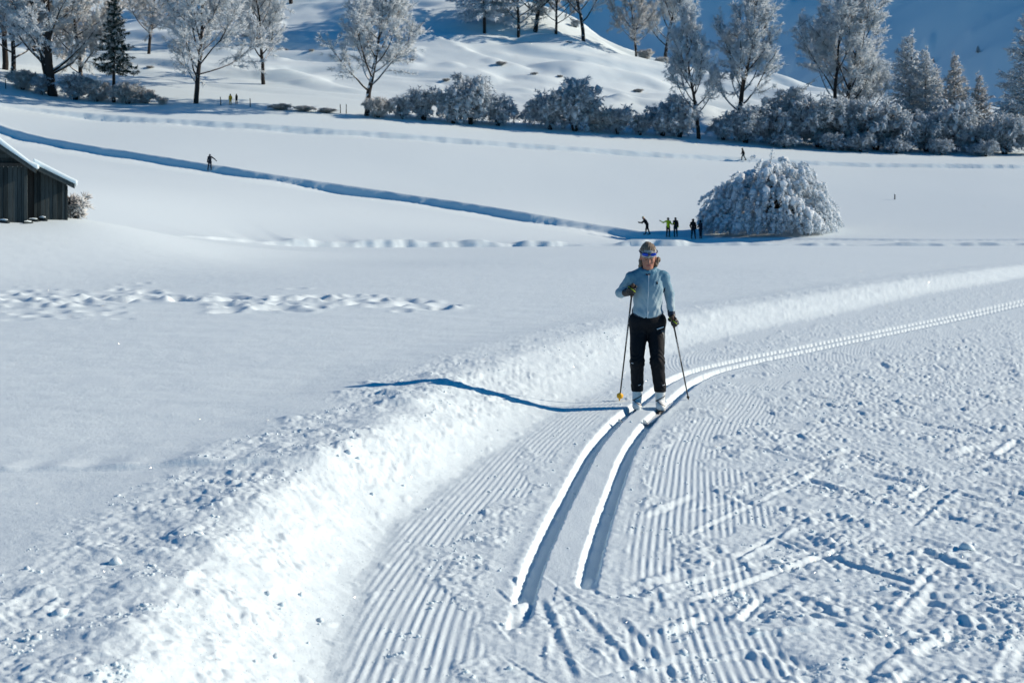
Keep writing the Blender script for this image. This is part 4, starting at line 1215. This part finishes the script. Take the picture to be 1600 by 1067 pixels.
def skier():
    navy = plain('jacket_navy_trim', (.012, .025, .05), .7, .3, .2, 20)
    red = plain('undershirt', (.035, .006, .02), .8, .2, .2, 20)
    trous = plain('black_softshell', (.0035, .0055, .009), .7, .18, .25, 9, .25, 120)
    grey = plain('grey_pocket_panel', (.05, .065, .075), .6, .3, .15, 20)
    white = plain('white_print', (.75, .78, .80), .6, .3, .05, 20)
    bootm = plain('white_boot_shell', (.66, .70, .70), .5, .4, .10, 14)
    black = plain('black_rubber', (.008, .009, .010), .5, .4, .2, 20)
    lime = plain('lime_trim', (.35, .48, .02), .6, .3, .1, 20)
    hairm = plain('ash_blond_hair', (.17, .13, .095), .6, .35, .45, 60, .5, 90)
    lips = plain('lips', (.30, .09, .08), .5, .4, .1, 20)
    brown = plain('brow_hair', (.06, .04, .025), .7, .2, .2, 20)
    lens, t, b = new_mat('blue_mirror_lens')
    b.inputs['Base Color'].default_value = (.01, .05, .42, 1); b.inputs['Metallic'].default_value = .65; b.inputs['Roughness'].default_value = .12
    frame = plain('violet_black_frame', (.03, .01, .06), .35, .5, .2, 20)
    # jacket: blue yoke and sleeves paling towards the waist (the fabric's own colours)
    jk, t, b = new_mat('pale_blue_jacket')
    b.inputs['Roughness'].default_value = .6; b.inputs['Specular IOR Level'].default_value = .3
    tc = t.nodes.new('ShaderNodeTexCoord'); sp = t.nodes.new('ShaderNodeSeparateXYZ'); t.links.new(tc.outputs['Object'], sp.inputs[0])
    n = t.nodes.new('ShaderNodeTexNoise'); n.inputs['Scale'].default_value = 9; n.inputs['Detail'].default_value = 4; t.links.new(tc.outputs['Object'], n.inputs['Vector'])
    ma = t.nodes.new('ShaderNodeMath'); ma.operation = 'MULTIPLY_ADD'; ma.inputs[1].default_value = .22; t.links.new(n.outputs['Fac'], ma.inputs[0]); t.links.new(sp.outputs['Z'], ma.inputs[2])
    r = t.nodes.new('ShaderNodeMapRange'); r.inputs['From Min'].default_value = 1.18; r.inputs['From Max'].default_value = 1.50
    t.links.new(ma.outputs[0], r.inputs['Value'])
    cr = t.nodes.new('ShaderNodeValToRGB')
    cr.color_ramp.elements[0].color = (.29, .40, .46, 1); cr.color_ramp.elements[1].color = (.07, .20, .30, 1)
    t.links.new(r.outputs[0], cr.inputs['Fac']); t.links.new(cr.outputs['Color'], b.inputs['Base Color'])
    n2 = t.nodes.new('ShaderNodeTexNoise'); n2.inputs['Scale'].default_value = 55; t.links.new(tc.outputs['Object'], n2.inputs['Vector'])
    bp = t.nodes.new('ShaderNodeBump'); bp.inputs['Strength'].default_value = .4; bp.inputs['Distance'].default_value = .01
    t.links.new(n2.outputs['Fac'], bp.inputs['Height']); t.links.new(bp.outputs['Normal'], b.inputs['Normal'])
    # headband: pale with grey print
    hb, t, b = new_mat('printed_headband')
    b.inputs['Roughness'].default_value = .8
    tc = t.nodes.new('ShaderNodeTexCoord'); n = t.nodes.new('ShaderNodeTexNoise'); n.inputs['Scale'].default_value = 26; n.inputs['Detail'].default_value = 3
    t.links.new(tc.outputs['Object'], n.inputs['Vector'])
    r = t.nodes.new('ShaderNodeValToRGB'); r.color_ramp.elements[0].position = .44; r.color_ramp.elements[1].position = .52
    r.color_ramp.elements[0].color = (.09, .095, .10, 1); r.color_ramp.elements[1].color = (.36, .37, .37, 1)
    t.links.new(n.outputs['Fac'], r.inputs['Fac']); t.links.new(r.outputs['Color'], b.inputs['Base Color'])

    J = dict(shr=(-.166, .01, 1.345), elr=(-.272, .125, 1.178), wrr=(-.215, -.06, 1.195), shl=(.166, .01, 1.35), ell=(.232, .06, 1.165), wrl=(.246, -.03, .965),
             hpr=(-.092, .03, .88), knr=(-.118, -.085, .475), anr=(-.108, .01, .19), hpl=(.092, .03, .88), knl=(.086, -.120, .485), anl=(.126, -.04, .18))
    HR, HL = (-.172, -.135, 1.212), (.256, -.075, .885)          # hands on the grips
    TR, TL = (-.252, .55, .0), (.505, .66, .0)                   # pole tips in the snow
    # head frame: pitched forward, looking down the track
    piv = np.array([0, -.02, 1.47]); ca, sa = math.cos(R(18)), math.sin(R(18))
    def hl(P):                                                   # world-> head local (undo pitch)
        q = P - piv.astype(np.float32)
        y = q[..., 1] * ca - q[..., 2] * -sa; z = q[..., 1] * -sa * 1.0 + q[..., 2] * ca
        y = ca * q[..., 1] + sa * q[..., 2]; z = -sa * q[..., 1] + ca * q[..., 2]
        return np.stack([q[..., 0], y, z], -1)
    def hw(p):                                                   # head local -> world
        x, y, z = p
        return (x + piv[0], ca * y - sa * z + piv[1], sa * y + ca * z + piv[2])
    def head(P):
        Q = hl(P)
        v = ell(Q, (0, .0, .135), (.074, .092, .098))
        v = smin(v, ell(Q, (0, -.04, .065), (.058, .058, .080)), .03)         # face
        v = smin(v, ell(Q, (0, -.070, .000), (.030, .026, .024)), .025)       # chin
        for s in (-1, 1):
            v = smin(v, ell(Q, (s * .036, -.066, .072), (.022, .022, .018)), .02)   # cheekbones
            v = smin(v, cap(Q, (s * .012, -.092, .110), (s * .042, -.080, .112), .007, .006), .012)  # brow
            v = -smin(-v, ell(Q, (s * .030, -.102, .094), (.016, .016, .009)), .008)  # eye sockets
            v = smin(v, ell(Q, (s * .028, -.084, .094), (.013, .011, .010)), .004)   # eyeball
            v = smin(v, ell(Q, (s * .077, .005, .085), (.010, .020, .030)), .01)     # ear
        v = smin(v, cap(Q, (0, -.096, .098), (0, -.116, .066), .007, .012), .014)    # nose
        v = smin(v, ell(Q, (0, -.094, .034), (.022, .012, .008)), .010)              # lips
        v = -smin(-v, cap(Q, (-.018, -.107, .033), (.018, -.107, .033), .003, .003), .004)
        v = smin(v, cap(P, (0, -.01, 1.36), hw((0, -.005, .05)), .056, .052), .03)
        return v
    def limbs(P, f):
        v = ell(P, (0, .0, 1.24), (.145 * f, .10 * f, .19)); v = smin(v, ell(P, (0, .01, 1.04), (.125 * f, .09 * f, .15)), .06); v = smin(v, ell(P, (0, .02, .92), (.15 * f, .105 * f, .10)), .05)
        for a, b_, c, h in (('shr', 'elr', 'wrr', HR), ('shl', 'ell', 'wrl', HL)):
            v = smin(v, cap(P, (J[a][0] * .5, 0, 1.355), J[a], .036 * f, .040 * f), .03)
            v = smin(v, cap(P, J[a], J[b_], .045 * f, .038 * f), .03); v = smin(v, cap(P, J[b_], J[c], .037 * f, .026 * f), .02)
        for a, b_, c in (('hpr', 'knr', 'anr'), ('hpl', 'knl', 'anl')):
            v = smin(v, cap(P, J[a], J[b_], .078 * f, .052 * f), .04); v = smin(v, cap(P, J[b_], J[c], .054 * f, .036 * f), .02)
            v = smin(v, cap(P, J[c], (J[c][0], J[c][1], .05), .034, .030), .02); v = smin(v, cap(P, (J[c][0], J[c][1], .04), (J[c][0], J[c][1] - .12, .02), .030, .025), .02)
        return v
    def hand(P, wr, H_, T, side, g):
        """palm, four fingers and thumb closed round the grip"""
        w = np.array(wr); h = np.array(H_); ax = h - np.array(T); ax /= np.linalg.norm(ax)
        e1 = w - h; e1 -= ax * (e1 @ ax); e1 /= np.linalg.norm(e1); e2 = np.cross(ax, e1) * side
        palm_c = h + e1 * .030 + ax * .002
        v = cap(P, w, palm_c, .026 + g, .026 + g)
        for i in range(4):
            o = ax * (.032 - .021 * i)
            ln = (.92, 1.0, .96, .80)[i]
            pts = [h + o + (e1 * math.cos(R(a_ * ln)) + e2 * math.sin(R(a_ * ln))) * rr for a_, rr in ((25, .040), (85, .034), (150, .030), (215, .026))]
            v = smin(v, cap(P, palm_c + o, pts[0], .013 + g, .0115 + g), .012)
            for k in range(3): v = np.minimum(v, cap(P, pts[k], pts[k + 1], .0105 + g - .0006 * k, .010 + g - .0006 * k))
        tp = [h + ax * .030 + e1 * .032 - e2 * .012, h + ax * .046 + e1 * .006 - e2 * .034, h + ax * .050 - e1 * .020 - e2 * .026]
        v = smin(v, cap(P, tp[0], tp[1], .014 + g, .012 + g), .008); v = np.minimum(v, cap(P, tp[1], tp[2], .0115 + g, .010 + g))
        return v
    def body_fn(P):
        v = smin(limbs(P, 1.0), head(P), .02)
        v = np.minimum(v, hand(P, J['wrr'], HR, TR, 1, 0)); v = np.minimum(v, hand(P, J['wrl'], HL, TL, -1, 0))
        return v
    def body_pick(C):
        Q = hl(C)
        m = np.zeros(len(C), int)
        m[(np.abs(Q[:, 0]) < .024) & (Q[:, 1] < -.085) & (np.abs(Q[:, 2] - .034) < .0085)] = 1
        m[(np.abs(np.abs(Q[:, 0]) - .028) < .012) & (Q[:, 1] < -.075) & (np.abs(Q[:, 2] - .094) < .0055)] = 2
        m[(np.abs(np.abs(Q[:, 0]) - .028) < .020) & (Q[:, 1] < -.07) & (np.abs(Q[:, 2] - .1125) < .0045)] = 2
        return m
    root = sdf_obj('person', body_fn, (-.40, -.24, -.02), (.40, .24, 1.74), .0068, [M_['skin'], lips, brown], None, body_pick)
    root.location = (SX, SY, 0)
    tag(root, 'woman on skis in pale blue jacket, black trousers and headband, holding two poles', 'person')

    def wr(P):                                                   # cloth creases
        return .0042 * n3(P, 36, 1) + .0016 * np.sin(P[..., 2] * 60 - np.abs(P[..., 0]) * 95 + 2.2 * np.sin(P[..., 0] * 30) + 1.5 * np.sin(P[..., 1] * 26))
    def jacket(P):
        v = ell(P, (0, .0, 1.26), (.166, .118, .19)); v = smin(v, ell(P, (0, .01, 1.08), (.146, .108, .19)), .05); v = smin(v, ell(P, (0, .01, .955), (.166, .120, .09)), .05)
        for a, b_, c in (('shr', 'elr', 'wrr'), ('shl', 'ell', 'wrl')):
            v = smin(v, cap(P, (J[a][0] * .40, 0, 1.395), J[a], .044, .058), .045)
            v = smin(v, cap(P, J[a], J[b_], .060, .050), .028)
            v = smin(v, cap(P, J[b_], J[c], .050, .040), .02)
        for k in range(12):                                      # collar
            a0, a1 = k * math.pi / 6, (k + 1) * math.pi / 6
            if 8.2 < k < 8.8: continue
            f = lambda a: (.073 * math.cos(a), .068 * math.sin(a) - .015, 1.430 + .022 * math.sin(a))
            v = smin(v, cap(P, f(a0), f(a1), .019, .019), .018)
        v = v + wr(P)
        v = np.maximum(v, -cap(P, (0, -.02, 1.40), (0, -.03, 1.60), .056, .06))
        v = np.maximum(v, -cap(P, (.004, -.15, 1.37), (0, -.10, 1.48), .004, .022))   # open neck
        hem = .905 + .07 * (np.abs(P[..., 0]) / .17) ** 1.6
        arm = np.minimum(cap(P, J['elr'], J['wrr'], .06, .05), cap(P, J['ell'], J['wrl'], .06, .05))
        v = np.maximum(v, np.where(arm < .012, -1, hem - P[..., 2]))
        return v
    def jpick(C):
        m = np.zeros(len(C), int)
        hem = .905 + .07 * (np.abs(C[:, 0]) / .17) ** 1.6
        arm = np.minimum(cap(C.astype(np.float32), J['elr'], J['wrr'], .06, .05), cap(C.astype(np.float32), J['ell'], J['wrl'], .06, .05))
        m[(C[:, 2] < hem + .018) & (arm > .012)] = 1
        m[(np.abs(np.abs(C[:, 0]) - .168) < .012) & (C[:, 1] > -.02) & (C[:, 2] < 1.28) & (C[:, 2] > .95) & (arm > .02)] = 1
        m[(np.linalg.norm(C - np.array(J['wrr']), axis=1) < .05) | (np.linalg.norm(C - np.array(J['wrl']), axis=1) < .045)] = 1
        return m
    jo = sdf_obj('jacket', jacket, (-.40, -.22, .88), (.40, .24, 1.48), .0068, [jk, navy], root, jpick)
    # zip, undershirt, chest mark
    def front_y(x, z):
        ys = np.linspace(-.2, 0, 80); v = jacket(np.stack([np.full(80, x), ys, np.full(80, z)], -1).astype(np.float32))
        i = np.argmax(v < 0); return ys[i] if v.min() < 0 else -.12
    zp = Build(); zz = np.linspace(.925, 1.375, 16); zp.tube(np.array([(-.012 + .03 * (z - .925), front_y(-.01, z) - .001, z) for z in zz]), .0042, 5); zp.obj('zip', plain('zip_tape', (.55, .64, .68), .5, .3, .1, 20), jo, True)
    us = Build(); us.tube(np.array([(0, -.055, 1.37), (0, -.062, 1.42), (0, -.055, 1.445)]), [.045, .040, .036], 10); us.obj('undershirt', red, root, True)
    lg = Build(); y0 = front_y(.085, 1.295) - .004
    for (a_, b_) in (((.078, 1.278), (.085, 1.305)), ((.085, 1.305), (.094, 1.280)), ((.080, 1.288), (.097, 1.292)), ((.087, 1.305), (.087, 1.312))):
        lg.tube(np.array([(a_[0], y0, a_[1]), (b_[0], y0, b_[1])]), .0035, 4)
    lg.obj('chest_emblem', black, jo)
    # trousers
    def trousers(P):
        v = ell(P, (0, .02, .90), (.182, .132, .135))
        for a, b_, c, s in (('hpr', 'knr', 'anr', -1), ('hpl', 'knl', 'anl', 1)):
            v = smin(v, cap(P, J[a], J[b_], .097, .071), .04); v = smin(v, cap(P, J[b_], (J[c][0], J[c][1], J[c][2] - .0), .073, .063), .025)
        f = np.exp(-((P[..., 2] - .50) / .12) ** 2) + .8 * np.exp(-((P[..., 2] - .23) / .07) ** 2) + .5 * np.exp(-((P[..., 2] - .80) / .06) ** 2)
        v = v + f * .0035 * np.sin(P[..., 2] * 85 + 3.5 * np.sin(P[..., 0] * 40 + 1) + 3 * np.sin(P[..., 1] * 30 + P[..., 2] * 20)) + .003 * n3(P, 24, 2)
        v = np.maximum(v, P[..., 2] - .985)
        v = np.maximum(v, .165 - P[..., 2])
        return v
    def tpick(C):
        m = np.zeros(len(C), int)
        q = C - np.array([.155, -.02, 0]); 
        m[(C[:, 0] > .128) & (C[:, 2] > .68) & (C[:, 2] < .80) & (C[:, 1] < .03) & (C[:, 1] > -.085)] = 1
        return m
    tro = sdf_obj('trousers', trousers, (-.27, -.22, .14), (.27, .22, 1.0), .0068, [trous, grey], root, tpick)
    def surf(fn, x, z, y0=-.25, y1=.05):
        ys = np.linspace(y0, y1, 160); v = fn(np.stack([np.full(160, x), ys, np.full(160, z)], -1).astype(np.float32)); return ys[np.argmax(v < 0)]
    st = Build(); xs = np.linspace(.085, .158, 6); st.tube(np.array([(x, surf(trousers, min(x, .165), .815 + .3 * (x - .085)) - .002, .815 + .3 * (x - .085)) for x in xs]), .0068, 4); st.obj('thigh_stripe', white, tro)
    for (x, z) in ((-.165, .468), (-.10, .235), (.145, .24)):
        k = Build(); y = surf(trousers, x, z) - .001; k.tube(np.array([(x - .018, y, z + .006), (x, y - .002, z), (x + .02, y, z + .008)]), .0035, 4); k.obj('reflective_tab', white, tro)
    # gloves
    for wrn, H_, T, sd in ((J['wrr'], HR, TR, 1), (J['wrl'], HL, TL, -1)):
        def gl(P): 
            w = np.array(wrn); h = np.array(H_); dirn = (w - h) / np.linalg.norm(w - h)
            return smin(hand(P, wrn, H_, T, sd, .0042), cap(P, w + dirn * .035, w - dirn * .02, .040, .034), .01)
        c = (np.array(wrn) + np.array(H_)) / 2
        ph = rsv.rand() * 6
        def gp(C):
            m = np.zeros(len(C), int); q = C - np.array(H_)
            s = q[:, 0] * .6 + q[:, 2] * .8
            m[(np.abs(s - .012) < .0035) & (q[:, 1] < -.01)] = 1
            return m
        g = sdf_obj('glove', gl, tuple(c - .15), tuple(c + .15), .0042, [black, lime], root, gp)
    # boots
    for an, tw in ((J['anr'], -.012), (J['anl'], -.006)):
        x, y = an[0], an[1]
        def bf(P):
            v = cap(P, (x, y + .012, .215), (x, y + .008, .085), .056, .050)
            v = smin(v, cap(P, (x, y + .03, .035), (x + tw, y - .145, .020), .046, .038), .03)
            v = smin(v, ell(P, (x + tw, y - .10, .03), (.047, .10, .045)), .02)
            v = np.maximum(v, -.022 - P[..., 2]); v = np.maximum(v, P[..., 2] - .232)
            return v + .0025 * n3(P, 40, 3)
        def bpk(C):
            m = np.zeros(len(C), int)
            m[C[:, 2] < -.006] = 1
            m[(np.abs((C[:, 2] - .10) - .55 * (C[:, 0] - x)) < .006) & (C[:, 1] < y)] = 1
            m[(np.abs((C[:, 2] - .055) + .5 * (C[:, 0] - x)) < .004) & (C[:, 1] < y - .02)] = 1
            return m
        sdf_obj('boot', bf, (x - .09, y - .25, -.03), (x + .09, y + .11, .24), .006, [bootm, black], root, bpk)
    # hair: crown above the band, tufts at both sides, tail behind
    def hairf(P):
        Q = hl(P)
        v = np.maximum(ell(Q, (0, .008, .140), (.088, .106, .112)), .176 - Q[..., 2] + .25 * Q[..., 1] * 0)
        v = smin(v, ell(Q, (0, .075, .10), (.075, .055, .075)), .03)
        v = smin(v, ell(Q, (-.074, .02, .006), (.024, .036, .042)), .02); v = smin(v, ell(Q, (.078, .03, .012), (.030, .040, .044)), .02)
        v = smin(v, ell(Q, (.105, .05, .045), (.030, .04, .03)), .02); v = smin(v, ell(Q, (0, .07, .02), (.09, .05, .06)), .02)
        return v + .0022 * np.sin(Q[..., 0] * 260 + 3 * np.sin(Q[..., 2] * 40)) + .006 * n3(Q, 48, 4)
    sdf_obj('hair', hairf, (-.18, -.20, 1.40), (.18, .22, 1.78), .0062, hairm, root)
    def bandf(P):
        Q = hl(P)
        v = ell(Q, (0, .0, .135), (.086, .104, .112))
        pl = Q[..., 2] - .152 - .15 * Q[..., 1] * -1 * .3
        return np.maximum(v, np.abs(pl) - .040) + .0012 * n3(P, 60, 5)
    ho = sdf_obj('headband', bandf, (-.14, -.20, 1.50), (.14, .16, 1.72), .006, hb, root)
    # sunglasses pushed up on the band
    gb = Build()
    def sg(a): return hw((.093 * math.sin(a), -.112 * math.cos(a) - .004, .158))
    gb.tube(np.array([sg(a) for a in np.linspace(-1.9, 1.9, 22)]), .0058, 5)
    go = gb.obj('sunglasses', frame, root, True)
    for s in (-1, 1):
        def lf(P):
            Q = hl(P)
            a = s * .42
            xr = (Q[..., 0] - s * .043) * math.cos(a) + (Q[..., 1] + .106) * math.sin(a); yr = -(Q[..., 0] - s * .043) * math.sin(a) + (Q[..., 1] + .106) * math.cos(a)
            q = np.sqrt((xr / .036) ** 2 + (yr / .010) ** 2 + ((Q[..., 2] - .156) / .019) ** 2)
            return (q - 1) * .010
        c = np.array(hw((s * .043, -.106, .156)))
        sdf_obj('lens', lf, tuple(c - .06), tuple(c + .06), .005, lens, go)

    # ---------------- poles, each its own thing
    shaft_m = plain('carbon_shaft', (.012, .013, .015), .35, .5, .2, 20)
    cork = plain('grip_cork', (.06, .035, .025), .7, .3, .3, 50)
    ybas = plain('yellow_basket', (.72, .38, .01), .45, .4, .1, 20)
    for H_, T, lab, bas, side in ((HR, TR, 'black ski pole with yellow basket, held up in the bent arm', ybas, -1), (HL, TL, 'black ski pole with dark tip, held in the hanging arm', black, 1)):
        h, tt = np.array(H_), np.array(T); ax = (h - tt); L = np.linalg.norm(ax); ax /= L
        pr = empty('ski_pole', (SX + tt[0], SY + tt[1], tt[2]))
        b = Build(); b.tube(np.array([ax * .0, ax * .05, ax * (L * .5), ax * (L - .05)]), [.0065, .0075, .0085, .0095], 10); b.obj('shaft', shaft_m, pr, True)
        b = Build(); b.tube(np.array([ax * (L - .075), ax * (L - .05), ax * L, ax * (L + .06), ax * (L + .075), ax * (L + .085)]), [.013, .015, .0165, .0165, .019, .012], 12); b.obj('grip', cork, pr, True)
        b = Build()
        if side < 0:
            b.tube(np.array([ax * .035, ax * .05, ax * .075, ax * .10]), [.014, .034, .037, .012], 12)
            b.tube(np.array([ax * .0, ax * .02, ax * .04]), [.004, .010, .014], 8)
        else:
            b.tube(np.array([ax * .02, ax * .035, ax * .055]), [.010, .017, .010], 12)
        b.obj('basket', bas, pr, True)
        b = Build(); b.tube(np.array([-ax * .04, ax * .02]), [.003, .0045], 6); b.obj('tip', plain('steel_tip', (.5, .5, .5), .3, .5, .05, 20, metallic=1.0), pr, True)
        b = Build(); q = h - tt; e1 = np.array([1, 0, 0.]) * side
        b.tube(np.array([q + ax * .05 - e1 * .012, q + ax * .03 + e1 * .05 + [0, -.02, 0], q - ax * .02 + e1 * .055, q - ax * .045 + e1 * .02]), .005, 5); b.obj('strap', black, pr, True)
        # white lettering blocks wrapped on the upper shaft (illegible in the photograph)
        k = Build(); tr_ = np.random.RandomState(4 + side)
        sd = np.array([0, -1., 0]); sd -= ax * (sd @ ax); sd /= np.linalg.norm(sd); si = np.cross(ax, sd)
        f = .52
        while f < .80:
            c0 = ax * (L * f) + sd * .0090
            k.tube(np.array([c0 - si * .004, c0 + si * .004 + ax * tr_.uniform(-.006, .012)]), .0022, 4)
            if tr_.rand() < .6: k.tube(np.array([c0 - si * .004, c0 - si * .004 + ax * .012]), .0020, 4)
            f += tr_.uniform(.012, .022)
        k.obj('print', white, pr)
        tag(pr, lab, 'ski pole', 'ski poles')
    # ---------------- skis in the grooves
    skm = plain('white_ski_top', (.70, .74, .76), .35, .5, .08, 10)
    j = np.argmin(np.abs(TRACK[:, 1] - SY)); tg = tr_t[j]; nrm = np.array([tg[1], -tg[0]])
    ang = math.atan2(-tg[1], -tg[0])
    for an, side, lab in ((J['anr'], -1, 'white cross-country ski under the boot on the basket pole side'), (J['anl'], 1, 'white cross-country ski under the boot of the hanging-arm side')):
        fx, fy = SX + an[0], SY + an[1] - .05
        sr = empty('ski', (fx, fy, -.058), ang)
        us = np.array([-.85, -.80, -.5, -.2, .1, .45, .75, .90, .97, 1.02, 1.05])
        zz = np.array([.012, .004, 0, .006, .006, 0, 0, .012, .035, .062, .078])
        ww = np.array([.018, .021, .022, .022, .022, .022, .022, .021, .018, .012, .004]); th = np.array([.008, .009, .012, .018, .018, .012, .009, .007, .006, .005, .004])
        v, f = [], []
        for u_, z_, w_, t_ in zip(us, zz, ww, th): v += [(u_, -w_, z_), (u_, w_, z_), (u_, w_ * .92, z_ + t_), (u_, -w_ * .92, z_ + t_)]
        for i in range(len(us) - 1):
            a = i * 4
            for q in range(4): f.append((a + q, a + (q + 1) % 4, a + 4 + (q + 1) % 4, a + 4 + q))
        f += [(3, 2, 1, 0), (len(v) - 4, len(v) - 3, len(v) - 2, len(v) - 1)]
        mesh_obj('ski_body', v, f, skm, sr, False)
        b = Build(); b.tube(np.array([(-.12, 0, .022), (.02, 0, .024), (.13, 0, .026), (.17, 0, .020)]), [.022, .024, .027, .016], 8); b.obj('binding', black, sr)
        b = Build(); b.tube(np.array([(.72, .021, .008), (.9, .020, .020), (.97, .017, .042), (1.02, .011, .068), (1.05, .0, .084), (1.02, -.011, .068), (.97, -.017, .042), (.9, -.020, .020), (.72, -.021, .008)]), .003, 4); b.obj('tip_edge', black, sr)
        tag(sr, lab, 'ski', 'skis of the woman')
skier()

# ------------------------------------------------------------------ loose crumbs of snow
def crumbs():
    global rsv
    rsv = np.random.RandomState(21)
    N = 26000
    y = 5.0 + 17 * rsv.rand(N) ** 1.7
    x = (rsv.rand(N) - .5) * 2 * .44 * y
    u, s = curve_dist(x, y, FOOT); t, _ = curve_dist(x, y, TRACK)
    clump = pn(x / .45, y / .45, 90) + .5 * pn(x / .15, y / .15, 91)
    crest = (u < -.6) & (u > -1.6) & (clump > .12 + .4 * rsv.rand(N))
    trail = (u > .25) & (np.abs(t) > .30) & (clump > .12 + .3 * rsv.rand(N))
    grv = (np.abs(t) < .3) & (rsv.rand(N) < .02)
    foot = (u > -.35) & (u < .5) & (rsv.rand(N) < .02)
    keep = crest | trail | grv | foot
    x, y, u = x[keep], y[keep], u[keep]
    n = len(x)
    sz = .004 + .008 * rsv.rand(n) ** 3
    big = rsv.rand(n) < .012; sz[big] *= rsv.uniform(1.6, 3.0, big.sum())
    z = height(x, y)
    b = Build()
    b.blobs(np.stack([x, y, z + sz * .25], -1), np.stack([sz * rsv.uniform(.8, 1.6, n), sz * rsv.uniform(.8, 1.6, n), sz * rsv.uniform(.6, 1.0, n)], -1))
    # a few larger broken pieces on the bank, where the photograph shows them
    K_ = .55
    pts = [(545, 708, .05), (560, 716, .03), (528, 712, .025), (630, 760, .03), (582, 772, .035), (470, 930, .035), (500, 970, .025), (430, 1030, .03), (418, 930, .035), (440, 945, .03), (180, 880, .05), (90, 960, .055), (310, 835, .04), (735, 805, .02), (722, 802, .022), (865, 735, .018), (862, 722, .018), (905, 985, .02), (1005, 700, .02), (1180, 985, .035), (1100, 975, .03)]
    P, S_ = [], []
    for px, py, r_ in pts:
        d = ground_hit(px, py, 4.5, 16); xx = (px - CX) / F * d
        r_ *= K_; P.append((xx, d, H(xx, d) + r_ * .2)); S_.append((r_ * 1.2, r_, r_ * .8))
    b.blobs(np.array(P), np.array(S_))
    o = b.obj('snow_crumbs', SNOW, None, True)
    tag(o, 'loose crumbs and clods of snow scattered over bank and trail', 'snow', kind='stuff')
    print('crumbs', n)
crumbs()
